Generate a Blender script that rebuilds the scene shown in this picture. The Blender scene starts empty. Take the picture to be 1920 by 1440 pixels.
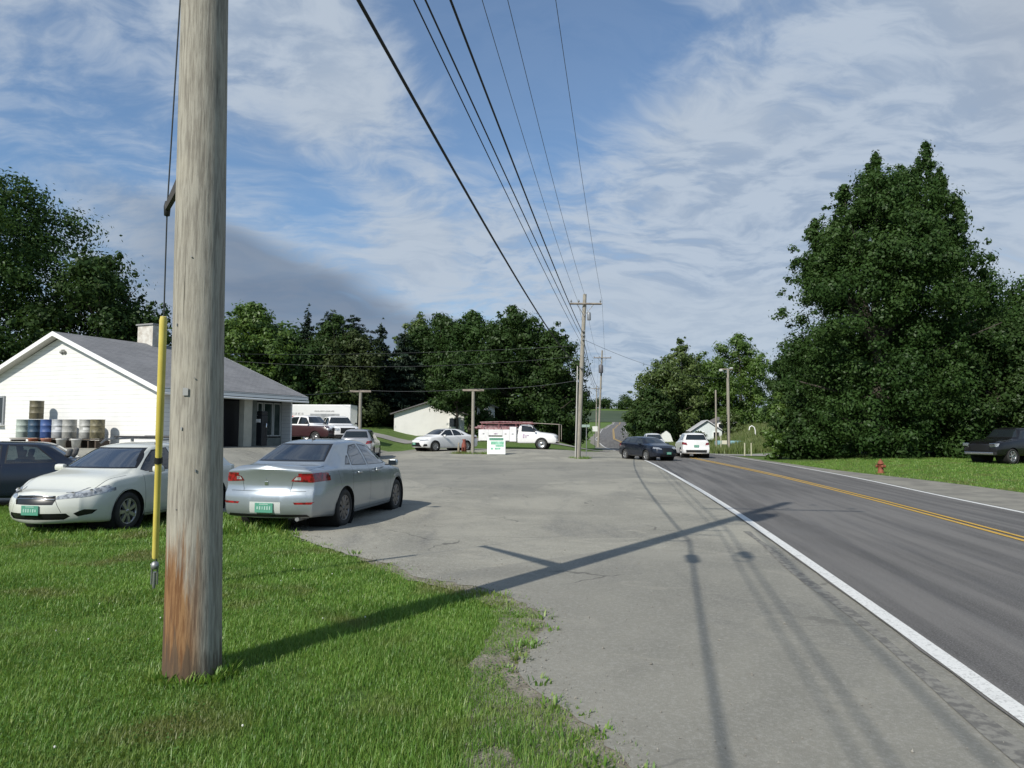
import bpy, bmesh, math, random
import numpy as np
from mathutils import Vector, Matrix, Euler
from mathutils.bvhtree import BVHTree

# ------------------------------------------------------------ camera, sky, sun, exposure
scn = bpy.context.scene
COL = scn.collection
EYE = 1.62
cam_d = bpy.data.cameras.new('camera')
cam = bpy.data.objects.new('camera', cam_d)
COL.objects.link(cam)
cam_d.sensor_width = 36.0
cam_d.lens = 1371.0 / 1920.0 * 36.0
cam_d.clip_start = 0.1
cam_d.clip_end = 3000.0
PITCH = math.atan(88 / 1371.0)
cam.matrix_world = Matrix.Translation((0, 0, EYE)) @ Matrix.Rotation(math.radians(90) + PITCH, 4, 'X') @ Matrix.Rotation(math.radians(0.4), 4, 'Z')
scn.camera = cam
scn.view_settings.view_transform = 'Standard'
scn.view_settings.look = 'None'
scn.view_settings.gamma = 1.0
scn.view_settings.exposure = 0.0
scn.cycles.max_bounces = 6
scn.cycles.transparent_max_bounces = 10
scn.cycles.diffuse_bounces = 3
scn.cycles.caustics_reflective = False
scn.cycles.caustics_refractive = False

SUN_AZ = math.atan2(-0.585, -0.811)     # the direction the sunlight comes from, from +Y towards +X
SUN_EL = math.radians(37.5)
sdir = Vector((math.sin(SUN_AZ) * math.cos(SUN_EL), math.cos(SUN_AZ) * math.cos(SUN_EL), math.sin(SUN_EL)))
sun_d = bpy.data.lights.new('sun', 'SUN')
sun_d.energy = 4.9
sun_d.angle = math.radians(0.53)
sun_d.color = (1.0, 0.95, 0.86)
sun = bpy.data.objects.new('sun', sun_d)
COL.objects.link(sun)
sun.rotation_euler = sdir.to_track_quat('Z', 'Y').to_euler()


class NT:
    """small node-tree writer"""
    def __init__(self, tree):
        self.t = tree
        tree.nodes.clear()

    def n(self, typ, ins=None, **kw):
        nd = self.t.nodes.new(typ)
        for k, v in kw.items():
            setattr(nd, k, v)
        if ins:
            for k, v in ins.items():
                self.set(nd, k, v)
        return nd

    def set(self, nd, k, v):
        s = nd.inputs[k]
        if hasattr(v, 'is_linked') or isinstance(v, bpy.types.NodeSocket):
            self.t.links.new(v, s)
        elif isinstance(v, bpy.types.Node):
            self.t.links.new(v.outputs[0], s)
        else:
            if isinstance(v, (tuple, list)) and len(v) == 3 and s.type == 'RGBA':
                v = (v[0], v[1], v[2], 1)
            s.default_value = v

    def m(self, op, a, b=0.0, c=None, clamp=False):
        nd = self.n('ShaderNodeMath', operation=op, use_clamp=clamp)
        self.set(nd, 0, a)
        self.set(nd, 1, b)
        if c is not None:
            self.set(nd, 2, c)
        return nd.outputs[0]

    def vm(self, op, a, b=(0, 0, 0)):
        nd = self.n('ShaderNodeVectorMath', operation=op)
        self.set(nd, 0, a)
        self.set(nd, 1, b)
        return nd

    def ss(self, v, a, b):
        nd = self.n('ShaderNodeMapRange', interpolation_type='SMOOTHSTEP')
        self.set(nd, 0, v)
        nd.inputs[1].default_value = a
        nd.inputs[2].default_value = b
        return nd.outputs[0]

    def mix(self, f, a, b, blend='MIX'):
        nd = self.n('ShaderNodeMix', data_type='RGBA', blend_type=blend)
        self.set(nd, 0, f)
        for i, v in ((6, a), (7, b)):
            if isinstance(v, (tuple, list)):
                nd.inputs[i].default_value = (v[0], v[1], v[2], 1)
            else:
                self.t.links.new(v if isinstance(v, bpy.types.NodeSocket) else v.outputs[0], nd.inputs[i])
        return nd.outputs[2]

    def noise(self, vec, scale, detail=4.0, rough=0.55, dist=0.0):
        nd = self.n('ShaderNodeTexNoise')
        if vec is not None:
            self.set(nd, 'Vector', vec)
        nd.inputs['Scale'].default_value = scale
        nd.inputs['Detail'].default_value = detail
        nd.inputs['Roughness'].default_value = rough
        nd.inputs['Distortion'].default_value = dist
        return nd.outputs[0]


world = bpy.data.worlds.new('World')
scn.world = world
world.use_nodes = True
W = NT(world.node_tree)
tc = W.n('ShaderNodeTexCoord').outputs['Generated']
sky = W.n('ShaderNodeTexSky', sky_type='NISHITA', sun_disc=False)
sky.sun_elevation = SUN_EL
sky.sun_rotation = SUN_AZ % (2 * math.pi)
sky.altitude = 100
sky.air_density = 1.0
sky.dust_density = 0.6
sky.ozone_density = 2.2
nrm = W.vm('NORMALIZE', tc).outputs[0]
sx = W.n('ShaderNodeSeparateXYZ', {0: nrm})
zz = W.m('ADD', W.m('MAXIMUM', sx.outputs[2], 0.0), 0.24)
cmb = W.n('ShaderNodeCombineXYZ', {0: W.m('DIVIDE', sx.outputs[0], zz), 1: W.m('DIVIDE', sx.outputs[1], zz), 2: 0.0})
warp = W.noise(cmb, 1.3, 3, 0.5)
warp2 = W.noise(W.vm('ADD', cmb, (3.1, 7.7, 1.3)), 3.0, 3, 0.5)
cm = W.n('ShaderNodeMapping', {'Vector': cmb, 'Rotation': (0, 0, math.radians(-24)), 'Scale': (0.9, 1.5, 1)})
cw = W.vm('ADD', cm, W.n('ShaderNodeCombineXYZ', {0: W.m('MULTIPLY', warp, 0.8), 1: W.m('ADD', W.m('MULTIPLY', warp2, 0.35), W.m('MULTIPLY', warp, 0.5)), 2: 0.0})).outputs[0]
n1 = W.noise(cw, 1.3, 3, 0.5)
n2 = W.noise(cw, 7.6, 5, 0.60)
n3 = W.noise(cw, 17.0, 4, 0.6)


def blob(d, r, soft):
    dt = W.vm('DOT_PRODUCT', nrm, tuple(Vector(d).normalized())).outputs['Value']
    return W.ss(dt, math.cos(r + soft), math.cos(r))


cov = W.m('ADD', W.m('MULTIPLY', n1, 0.55), W.m('MULTIPLY', n2, 0.92))
cov = W.m('ADD', cov, W.m('MULTIPLY', n3, 0.38))
cov = W.m('ADD', cov, -0.31)
for d, r, soft, amt in [((-.01, .885, .47), .01, .24, -.34), ((-.50, .80, .29), .04, .20, -.16), ((-.30, .89, .34), .0, .14, -.16), ((-.20, .93, .31), .0, .10, -.20),
                        ((-.09, .93, .34), .0, .10, -.08), ((.02, .868, .55), .0, .25, -.20), ((.16, .86, .42), .0, .14, -.08),
                        ((-.27, .855, .47), .03, .13, .38), ((-.17, .91, .40), .02, .11, .30), ((-.08, .95, .27), .0, .13, .26), ((-.17, .95, .22), .0, .12, .24),
                        ((.55, .80, .20), .1, .42, .40), ((.22, .94, .19), .06, .26, .34), ((-.5, .72, .50), .04, .20, .12),
                        ((-.43, .888, .17), .05, .15, .34), ((.62, .60, .5), .0, .40, .34), ((-.36, .83, .43), .0, .10, .10)]:
    cov = W.m('ADD', cov, W.m('MULTIPLY', blob(d, r, soft), amt))
cov = W.m('ADD', cov, W.m('MULTIPLY', W.ss(sx.outputs[2], 0.22, 0.02), 0.30))
mask = W.ss(cov, 0.30, 1.06)
mask = W.m('ADD', W.m('MULTIPLY', mask, 0.80), 0.15)
# the low grey bank on the left: below a slanted edge
d1, d2 = Vector((-.355, .899, .256)).normalized(), Vector((-.059, .987, .15)).normalized()
edge_n = d1.cross(d2).normalized()
if edge_n.z > 0:
    edge_n = -edge_n
below = W.vm('DOT_PRODUCT', nrm, tuple(edge_n)).outputs['Value']
below = W.m('ADD', below, W.m('MULTIPLY', W.m('SUBTRACT', n2, 0.5), 0.03))
below = W.m('ADD', below, W.m('MULTIPLY', W.m('SUBTRACT', warp, 0.5), 0.10))
bank = W.ss(below, -0.010, 0.030)
bank = W.m('MULTIPLY', bank, W.m('SUBTRACT', 1.0, W.ss(sx.outputs[0], -0.09, 0.06)))
bank = W.m('MULTIPLY', bank, W.ss(sx.outputs[0], -0.56, -0.34))
ccol = W.mix(W.ss(n2, 0.36, 0.60), (4.0, 5.0, 6.5), (5.7, 6.6, 7.8))
ccol = W.mix(W.m('MULTIPLY', W.ss(n1, 0.42, 0.62), .6), ccol, (5.8, 6.6, 7.6))
ccol = W.mix(W.m('MULTIPLY', blob((.64, .62, .46), .02, .26), .5), ccol, (4.4, 4.8, 5.5))
skyc = W.mix(1.0, sky.outputs[0], (1.12, 1.42, 1.60), 'MULTIPLY')
base = W.mix(mask, skyc, ccol)
bankcol = W.mix(W.ss(n1, 0.35, 0.7), (1.8, 2.4, 3.45), (2.6, 3.35, 4.5))
base = W.mix(W.m('MULTIPLY', bank, 0.84), base, bankcol)
bg = W.n('ShaderNodeBackground', {'Color': base, 'Strength': 0.085})
wo = W.n('ShaderNodeOutputWorld', {'Surface': bg.outputs[0]})


# ------------------------------------------------------------ mesh helpers
def link(o, parent=None):
    COL.objects.link(o)
    if parent is not None:
        o.parent = parent
    return o


def tag(o, label=None, cat=None, group=None, kind=None):
    if label:
        o['label'] = label
    if cat:
        o['category'] = cat
    if group:
        o['group'] = group
    if kind:
        o['kind'] = kind
    return o


def empty(name, loc, rz=0.0, label=None, cat=None, group=None):
    o = bpy.data.objects.new(name, None)
    o.empty_display_size = 0.3
    o.location = loc
    o.rotation_euler = (0, 0, rz)
    link(o)
    return tag(o, label, cat, group)


def mesh_np(name, V, Fq, mats, parent=None, smooth=False, mi=None, attr=None):
    V = np.asarray(V, dtype=np.float32).reshape(-1, 3)
    Fq = np.asarray(Fq, dtype=np.int32)
    k = Fq.shape[1]
    me = bpy.data.meshes.new(name)
    me.vertices.add(len(V))
    me.vertices.foreach_set('co', V.ravel())
    me.loops.add(Fq.size)
    me.loops.foreach_set('vertex_index', Fq.ravel())
    me.polygons.add(len(Fq))
    me.polygons.foreach_set('loop_start', np.arange(0, Fq.size, k, dtype=np.int32))
    me.polygons.foreach_set('loop_total', np.full(len(Fq), k, dtype=np.int32))
    if smooth:
        me.polygons.foreach_set('use_smooth', np.ones(len(Fq), dtype=bool))
    if mi is not None:
        me.polygons.foreach_set('material_index', np.asarray(mi, dtype=np.int32))
    if attr is not None:
        a = me.attributes.new('rnd', 'FLOAT', 'POINT')
        a.data.foreach_set('value', np.asarray(attr, dtype=np.float32))
    me.update()
    for m in (mats if isinstance(mats, (list, tuple)) else [mats]):
        me.materials.append(m)
    return link(bpy.data.objects.new(name, me), parent)


class MB:
    """collects simple shapes into one mesh"""
    def __init__(self):
        self.v = []
        self.f = []
        self.s = []
        self.mi = []

    def add(self, vs, fs, smooth=False, mi=0, M=None):
        b = len(self.v)
        for p in vs:
            p = Vector(p)
            self.v.append(M @ p if M is not None else p)
        for f in fs:
            self.f.append([b + i for i in f])
            self.s.append(smooth)
            self.mi.append(mi)
        return self

    def box(self, c, s, rz=0.0, M=None, bev=0.0, mi=0, taper=1.0):
        hx, hy, hz = s[0] / 2, s[1] / 2, s[2] / 2
        R = Matrix.Translation(c) @ Matrix.Rotation(rz, 4, 'Z')
        if M is not None:
            R = M @ R
        if bev <= 0:
            vs = [(x * hx * (taper if z > 0 else 1), y * hy * (taper if z > 0 else 1), z * hz) for z in (-1, 1) for y in (-1, 1) for x in (-1, 1)]
            fs = [(0, 2, 3, 1), (4, 5, 7, 6), (0, 1, 5, 4), (2, 6, 7, 3), (0, 4, 6, 2), (1, 3, 7, 5)]
            return self.add(vs, fs, mi=mi, M=R)
        bm = bmesh.new()
        bmesh.ops.create_cube(bm, size=1.0)
        for v in bm.verts:
            k = taper if v.co.z > 0 else 1
            v.co = Vector((v.co.x * s[0] * k, v.co.y * s[1] * k, v.co.z * s[2]))
        bmesh.ops.bevel(bm, geom=bm.edges[:], offset=bev, segments=2, affect='EDGES', profile=0.6)
        bm.verts.index_update()
        self.add([v.co.copy() for v in bm.verts], [[v.index for v in f.verts] for f in bm.faces], mi=mi, M=R, smooth=False)
        bm.free()
        return self

    def tube(self, pts, r, n=8, caps=True, mi=0, smooth=True, M=None):
        pts = [Vector(p) for p in pts]
        rs = r if isinstance(r, (list, tuple)) else [r] * len(pts)
        vs, fs = [], []
        up = Vector((0, 0, 1))
        pa = None
        for i, p in enumerate(pts):
            t = (pts[min(i + 1, len(pts) - 1)] - pts[max(i - 1, 0)])
            t.normalize()
            if pa is None:
                a = t.cross(up if abs(t.z) < .9 else Vector((1, 0, 0)))
            else:
                a = pa - t * pa.dot(t)
            a.normalize()
            pa = a
            b = t.cross(a)
            for k in range(n):
                q = 2 * math.pi * k / n
                vs.append(p + (a * math.cos(q) + b * math.sin(q)) * rs[i])
        for i in range(len(pts) - 1):
            for k in range(n):
                k2 = (k + 1) % n
                fs.append((i * n + k, i * n + k2, (i + 1) * n + k2, (i + 1) * n + k))
        self.add(vs, fs, smooth=smooth, mi=mi, M=M)
        if caps:
            self.add([vs[k] for k in range(n)], [list(range(n))[::-1]], mi=mi, M=M)
            m = (len(pts) - 1) * n
            self.add([vs[m + k] for k in range(n)], [list(range(n))], mi=mi, M=M)
        return self

    def lathe(self, prof, n=24, M=None, mi=0, smooth=True, a0=0.0, a1=2 * math.pi):
        """prof = [(radius, z)...] about local Z"""
        full = abs(a1 - a0 - 2 * math.pi) < 1e-6
        cols = n if full else n + 1
        vs, fs = [], []
        for k in range(cols):
            q = a0 + (a1 - a0) * k / n
            for r, z in prof:
                vs.append((r * math.cos(q), r * math.sin(q), z))
        m = len(prof)
        for k in range(n):
            k2 = (k + 1) % cols
            for i in range(m - 1):
                fs.append((k * m + i, k2 * m + i, k2 * m + i + 1, k * m + i + 1))
        return self.add(vs, fs, smooth=smooth, mi=mi, M=M)

    def poly(self, pts, mi=0, M=None):
        return self.add(pts, [list(range(len(pts)))], mi=mi, M=M)

    def prism(self, pts2, y0, y1, mi=0, M=None):
        """polygon in local x,z extruded along y"""
        n = len(pts2)
        vs = [(x, y0, z) for x, z in pts2] + [(x, y1, z) for x, z in pts2]
        fs = [list(range(n)), list(range(n, 2 * n))[::-1]] + [(i, n + i, n + (i + 1) % n, (i + 1) % n) for i in range(n)]
        return self.add(vs, fs, mi=mi, M=M)

    def build(self, name, mats, parent=None, recalc=True):
        me = bpy.data.meshes.new(name)
        me.from_pydata([tuple(v) for v in self.v], [], self.f)
        me.polygons.foreach_set('use_smooth', self.s)
        me.polygons.foreach_set('material_index', self.mi)
        for m in (mats if isinstance(mats, (list, tuple)) else [mats]):
            me.materials.append(m)
        if recalc:
            bm = bmesh.new()
            bm.from_mesh(me)
            bmesh.ops.recalc_face_normals(bm, faces=bm.faces[:])
            bm.to_mesh(me)
            bm.free()
        me.update()
        return link(bpy.data.objects.new(name, me), parent)


# ------------------------------------------------------------ materials
def MAT(name, c1, c2=None, scale=4.0, rough=0.7, metal=0.0, bump=0.0, bscale=None, coat=0.0, spec=0.5, stretch=(1, 1, 1), detail=4, contrast=(0.35, 0.65)):
    m = bpy.data.materials.new(name)
    m.use_nodes = True
    N = NT(m.node_tree)
    p = N.n('ShaderNodeBsdfPrincipled')
    out = N.n('ShaderNodeOutputMaterial', {'Surface': p.outputs[0]})
    p.inputs['Roughness'].default_value = rough
    p.inputs['Metallic'].default_value = metal
    p.inputs['Specular IOR Level'].default_value = spec
    p.inputs['Coat Weight'].default_value = coat
    p.inputs['Coat Roughness'].default_value = 0.06
    co = N.n('ShaderNodeTexCoord').outputs['Object']
    mp = N.n('ShaderNodeMapping', {'Vector': co, 'Scale': stretch})
    if c2 is None:
        p.inputs['Base Color'].default_value = (*c1, 1)
    else:
        N.set(p, 'Base Color', N.mix(N.ss(N.noise(mp, scale, detail, 0.6), *contrast), c1, c2))
    if bump > 0:
        b = N.n('ShaderNodeBump', {'Height': N.noise(mp, bscale or scale * 3, 5, 0.6), 'Strength': bump, 'Distance': 0.02})
        N.set(p, 'Normal', b.outputs[0])
    return m


def paint(name, c, metal=0.0, rough=0.3, coat=0.7):
    m = bpy.data.materials.new(name)
    m.use_nodes = True
    N = NT(m.node_tree)
    co = N.n('ShaderNodeTexCoord').outputs['Object']
    dirt = N.ss(N.noise(co, 2.2, 6, 0.65), 0.42, 0.8)
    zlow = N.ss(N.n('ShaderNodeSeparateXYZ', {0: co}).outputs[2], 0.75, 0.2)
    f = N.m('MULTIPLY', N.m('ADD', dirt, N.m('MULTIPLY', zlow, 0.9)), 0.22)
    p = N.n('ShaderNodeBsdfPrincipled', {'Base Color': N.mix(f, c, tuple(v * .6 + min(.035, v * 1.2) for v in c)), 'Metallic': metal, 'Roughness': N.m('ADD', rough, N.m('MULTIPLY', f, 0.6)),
                                          'Coat Weight': coat, 'Coat Roughness': 0.05})
    N.n('ShaderNodeOutputMaterial', {'Surface': p.outputs[0]})
    return m


def glass(name, tint=(0.42, 0.50, 0.50), base=0.06):
    m = bpy.data.materials.new(name)
    m.use_nodes = True
    N = NT(m.node_tree)
    tr = N.n('ShaderNodeBsdfTransparent', {'Color': tint})
    gl = N.n('ShaderNodeBsdfGlossy', {'Color': (1, 1, 1), 'Roughness': 0.02})
    fr = N.n('ShaderNodeFresnel', {'IOR': 1.5})
    fac = N.m('ADD', N.m('MULTIPLY', fr.outputs[0], 1.1), base, clamp=True)
    mx = N.n('ShaderNodeMixShader', {0: fac, 1: tr.outputs[0], 2: gl.outputs[0]})
    N.n('ShaderNodeOutputMaterial', {'Surface': mx.outputs[0]})
    return m


M_ = {}
M_['glass'] = glass('car glass')
M_['glass_tint'] = glass('tinted car glass', (0.20, 0.26, 0.30), 0.15)
M_['glass_screen'] = glass('windscreen glass', (0.66, 0.74, 0.70), 0.26)
M_['glass_dark'] = MAT('dark window glass', (0.012, 0.016, 0.018), rough=0.04, coat=0.5)
M_['shop_glass'] = MAT('shop glass', (0.02, 0.035, 0.032), (0.05, 0.07, 0.065), scale=1.3, rough=0.05)
M_['rubber'] = MAT('tyre rubber', (0.018, 0.018, 0.018), (0.03, 0.029, 0.027), scale=6, rough=0.85)
M_['black'] = MAT('black plastic', (0.015, 0.015, 0.016), rough=0.5)
M_['trim'] = MAT('black trim', (0.010, 0.010, 0.011), rough=0.35)
M_['well'] = MAT('wheel housing', (0.008, 0.008, 0.008), rough=0.95)
M_['alloy'] = MAT('alloy rim', (0.42, 0.43, 0.44), (0.34, 0.34, 0.34), scale=9, rough=0.32, metal=0.8)
M_['alloy_dark'] = MAT('dark alloy rim', (0.10, 0.10, 0.105), (0.20, 0.19, 0.19), scale=5, rough=0.35, metal=0.7)
M_['chrome'] = MAT('chrome', (0.7, 0.7, 0.72), rough=0.12, metal=1.0)
M_['seat'] = MAT('grey seat cloth', (0.16, 0.155, 0.15), (0.10, 0.10, 0.10), scale=12, rough=0.9)
M_['dash'] = MAT('dashboard', (0.03, 0.03, 0.032), rough=0.7)
M_['redlamp'] = MAT('red lamp glass', (0.30, 0.012, 0.018), (0.07, 0.006, 0.008), scale=14, rough=0.12, coat=0.8)
M_['clearlamp'] = MAT('clear lamp glass', (0.55, 0.57, 0.58), (0.18, 0.19, 0.20), scale=16, rough=0.1, metal=0.3, coat=1.0)
M_['amber'] = MAT('amber lamp', (0.6, 0.2, 0.02), rough=0.15, coat=0.8)
M_['plate'] = MAT('green number plate', (0.08, 0.27, 0.19), rough=0.4)
M_['plate_frame'] = MAT('pale plate frame', (0.6, 0.62, 0.6), rough=0.35, metal=0.3)
M_['plate_white'] = MAT('white plate marks', (0.34, 0.50, 0.43), rough=0.45)
M_['steel'] = MAT('galvanised steel', (0.35, 0.36, 0.36), (0.22, 0.22, 0.22), scale=8, rough=0.5, metal=0.7)
M_['wire'] = MAT('black wire', (0.01, 0.011, 0.013), rough=0.7)
M_['wire_grey'] = MAT('bare grey wire', (0.05, 0.055, 0.06), rough=0.5)

# ------------------------------------------------------------ terrain
def S(t, a, b):
    t = (t - a) / (b - a)
    t = 0.0 if t < 0 else 1.0 if t > 1 else t
    return t * t * (3 - 2 * t)


def lerp_tab(tab, v):
    if v <= tab[0][0]:
        return tab[0][1]
    for (a, p), (b, q) in zip(tab, tab[1:]):
        if v <= b:
            t = (v - a) / (b - a)
            t = t * t * (3 - 2 * t)
            return p + (q - p) * t
    return tab[-1][1]


PROF = [(25, 0), (50, -.08), (92, -.42), (130, .25), (260, 2.6), (390, 5.2), (460, 9), (640, 22), (900, 26)]


def T(x, y):
    z = .72 * S(y, 19, 30) * S(-x, 8.5, 12.5) * (1 - S(y, 70, 100))
    z -= .13 * math.exp(-((x + 8) ** 2 / 14 + (y - 13) ** 2 / 12))
    z += .3 * S(y, 38, 50) * (1 - S(x, 3, 8)) * S(x, -9, -6) * (1 - S(y, 65, 80))
    z += lerp_tab(PROF, y) * max(S(x, 0, 9), S(y, 60, 95))
    u = x - (2.3 + .14 * y)
    z += 1.6 * S(y, 54, 78) * (1 - S(x, 0, 9)) * (1 - S(y, 110, 160))
    z += .35 * S(u, 9, 14) * S(y, 22, 40) + 2.3 * S(u, 8.5, 17) * S(y, 66, 100) * (1 - S(y, 130, 200))
    z -= (.13 + .15 * (1 - S(y, 20, 45))) * S(u, 3.2, 7.5) * (1 - S(y, 80, 120))
    return z


def tab(t):
    xs = [a for a, b in t]
    ys = [b for a, b in t]
    # smooth the polyline a little
    g = np.arange(xs[0], xs[-1] + .5, .5)
    v = np.interp(g, xs, ys)
    k = np.hanning(25)
    k /= k.sum()
    pad = 12
    left = v[0] - (v[1] - v[0]) * np.arange(pad, 0, -1)
    right = v[-1] + (v[-1] - v[-2]) * np.arange(1, pad + 1)
    v = np.convolve(np.concatenate([left, v, right]), k, 'valid')
    return lambda y: float(np.interp(y, g, v))


XL = tab([(-40, -3.7), (0, 2.23), (6, 3.2), (13.9, 4.38), (21, 5.3), (39.5, 7.45), (53, 8.7), (92, 11.8), (130, 14.7), (260, 32.6), (390, 53.6), (520, 76)])
XC = tab([(-40, 0.2), (0, 6.1), (11.6, 7.98), (17.5, 8.9), (26, 9.85), (40, 11.1), (53, 12.2), (92, 15.3), (130, 18.2), (260, 36), (390, 57), (520, 79)])
XR = tab([(-40, 3.6), (0, 9.5), (11.6, 11.3), (17.7, 12.3), (29.5, 14.1), (38, 15.0), (48, 15.8), (60, 16.9), (92, 18.8), (130, 21.7), (260, 39.4), (390, 60.4), (520, 82)])


def ys_row(a, b, fine=0.5):
    out = [a]
    while out[-1] < b:
        y = out[-1]
        out.append(y + (fine if y < 60 else 2.0 if y < 150 else 4.0))
    out[-1] = b
    return out


def strip(name, fl, fr, y0, y1, dz, mat, cols=1, kind='structure', parent=None, fine=0.5, label=None):
    rows = ys_row(y0, y1, fine)
    V, Fq = [], []
    for y in rows:
        a, b = fl(y), fr(y)
        for k in range(cols + 1):
            x = a + (b - a) * k / cols
            V.append((x, y, T(x, y) + dz + (0.02 if y > 150 else 0)))
    n = cols + 1
    for i in range(len(rows) - 1):
        for k in range(cols):
            Fq.append((i * n + k, i * n + k + 1, (i + 1) * n + k + 1, (i + 1) * n + k))
    o = mesh_np(name, V, Fq, mat, parent, smooth=True)
    if kind:
        o['kind'] = kind
    return o


def in_poly(x, y, P):
    c = False
    j = len(P) - 1
    for i in range(len(P)):
        if (P[i][1] > y) != (P[j][1] > y) and x < (P[j][0] - P[i][0]) * (y - P[i][1]) / (P[j][1] - P[i][1]) + P[i][0]:
            c = not c
        j = i
    return c


# ground sheet to the horizon
def axis(a, b, f0, f1, fine, grow=1.16):
    mid = list(np.arange(f0, f1 + 1e-6, fine))
    s = fine
    up = []
    v = f1
    while v < b:
        s *= grow
        v += s
        up.append(min(v, b))
    s = fine
    dn = []
    v = f0
    while v > a:
        s *= grow
        v -= s
        dn.append(max(v, a))
    return dn[::-1] + mid + up


# soil and grass material of the big sheet
mg = bpy.data.materials.new('grass ground')
mg.use_nodes = True
N = NT(mg.node_tree)
co = N.n('ShaderNodeTexCoord').outputs['Object']
g1 = N.mix(N.ss(N.noise(co, 1.4, 6, .65), .35, .65), (0.070, 0.125, 0.026), (0.110, 0.175, 0.040))
g1 = N.mix(N.ss(N.noise(co, 0.10, 3, .5), .40, .65), g1, (0.10, 0.145, 0.045))
g1 = N.mix(N.m('MULTIPLY', N.ss(N.noise(co, 9, 5, .7), .5, .75), .5), g1, (0.13, 0.19, 0.06))
bp = N.n('ShaderNodeBump', {'Height': N.noise(co, 26, 5, .7), 'Strength': .9, 'Distance': .05})
p = N.n('ShaderNodeBsdfPrincipled', {'Base Color': g1, 'Roughness': .95, 'Normal': bp.outputs[0]})
p.inputs['Specular IOR Level'].default_value = 0.15
N.n('ShaderNodeOutputMaterial', {'Surface': p.outputs[0]})

gx = axis(-420, 420, -40, 46, 1.0)
gy = axis(-60, 900, -12, 130, 1.0, 1.05)
V = []
for y in gy:
    for x in gx:
        z = T(x, y)
        if y > 140:
            z -= 0.14 * S(y, 140, 170)
        if abs(x) > 60:
            z += 0.00004 * (abs(x) - 60) ** 2 * S(y, 200, 500)
        V.append((x, y, z))
nx = len(gx)
Fq = [(j * nx + i, j * nx + i + 1, (j + 1) * nx + i + 1, (j + 1) * nx + i) for j in range(len(gy) - 1) for i in range(nx - 1)]
ground = tag(mesh_np('ground', V, Fq, mg, smooth=True), kind='structure')

# ---- asphalt of the lot and the wide shoulder
ml = bpy.data.materials.new('worn lot asphalt')
ml.use_nodes = True
N = NT(ml.node_tree)
co = N.n('ShaderNodeTexCoord').outputs['Object']
a = N.mix(N.ss(N.noise(co, .28, 5, .6, .6), .38, .62), (0.212, 0.204, 0.170), (0.298, 0.284, 0.234))
a = N.mix(N.m('MULTIPLY', N.ss(N.noise(N.n('ShaderNodeMapping', {'Vector': co, 'Scale': (1, .30, 1), 'Rotation': (0, 0, -.14)}), .9, 6, .65, .8), .50, .70), .7), a, (0.150, 0.147, 0.132))
a = N.mix(N.m('MULTIPLY', N.ss(N.noise(co, 1.3, 6, .6, 1.5), .54, .68), .6), a, (0.330, 0.312, 0.255))
a = N.mix(N.ss(N.noise(co, 34, 5, .85), .44, .68), a, N.mix(.60, a, (0.43, 0.42, 0.375)))
a = N.mix(N.m('MULTIPLY', N.ss(N.noise(co, 130, 2, .7), .60, .75), .6), a, (0.11, 0.11, 0.105))
stn = N.noise(co, 1.7, 3, .5, .4)
a = N.mix(N.m('MULTIPLY', N.ss(stn, .71, .80), .65), a, (0.085, 0.082, 0.076))
pt = N.n('ShaderNodeTexVoronoi', {'Vector': N.n('ShaderNodeMapping', {'Vector': co, 'Rotation': (0, 0, .3), 'Scale': (.11, .07, 1)}), 'Scale': 1.0}, distance='CHEBYCHEV')
ptv = N.n('ShaderNodeSeparateXYZ', {0: pt.outputs['Color']}).outputs[0]
a = N.mix(N.m('MULTIPLY', N.ss(ptv, .62, .66), .30), a, (0.16, 0.158, 0.145))
vor = N.n('ShaderNodeTexVoronoi', {'Vector': N.vm('ADD', co, N.n('ShaderNodeCombineXYZ', {0: N.noise(co, 1.1, 4), 1: N.noise(co, .8, 4), 2: 0.0})).outputs[0], 'Scale': .42}, feature='DISTANCE_TO_EDGE')
crack = N.m('MULTIPLY', N.ss(vor.outputs[0], 0.009, 0.002), N.ss(N.noise(co, .35, 2), .50, .60))
a = N.mix(N.m('MULTIPLY', crack, .75), a, (0.09, 0.088, 0.08))
bp = N.n('ShaderNodeBump', {'Height': N.noise(co, 90, 4, .8), 'Strength': .55, 'Distance': .012})
p = N.n('ShaderNodeBsdfPrincipled', {'Base Color': a, 'Roughness': .92, 'Normal': bp.outputs[0]})
p.inputs['Specular IOR Level'].default_value = 0.25
N.n('ShaderNodeOutputMaterial', {'Surface': p.outputs[0]})

# edge between the near grass and the lot, from behind the camera out to the far side of the lot
GE = [(1.6, -12), (1.3, 0.0), (.9, 2.4), (.62, 3.4), (.47, 4.0), (.36, 4.3), (.17, 4.6), (.02, 5.0), (.10, 5.3), (.24, 5.8), (.30, 6.2), (.22, 6.7), (-.02, 7.25),
      (-.30, 7.6), (-.62, 7.85), (-1.05, 8.15), (-1.38, 8.85), (-1.8, 9.25), (-2.25, 9.75), (-2.8, 10.5), (-3.2, 11.1), (-3.7, 12.1), (-4.15, 12.9), (-4.6, 13.8), (-5.2, 14.6), (-7, 15.4), (-13, 15.8), (-22, 16.5)]
LOT_FAR = [(-30, 30), (-22, 48), (-12, 54.5), (-7, 53), (-2, 53.5), (2.5, 53.5), (5.5, 55), (7.5, 62), (8.5, 72), (9.6, 72)]


def rag(P, amp, step, seed):
    rnd = random.Random(seed)
    out = []
    for (x0, y0), (x1, y1) in zip(P, P[1:]):
        L = math.hypot(x1 - x0, y1 - y0)
        k = max(1, int(L / step))
        for i in range(k):
            t = i / k
            out.append((x0 + (x1 - x0) * t + rnd.uniform(-amp, amp), y0 + (y1 - y0) * t + rnd.uniform(-amp, amp)))
    out.append(P[-1])
    return out


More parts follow.
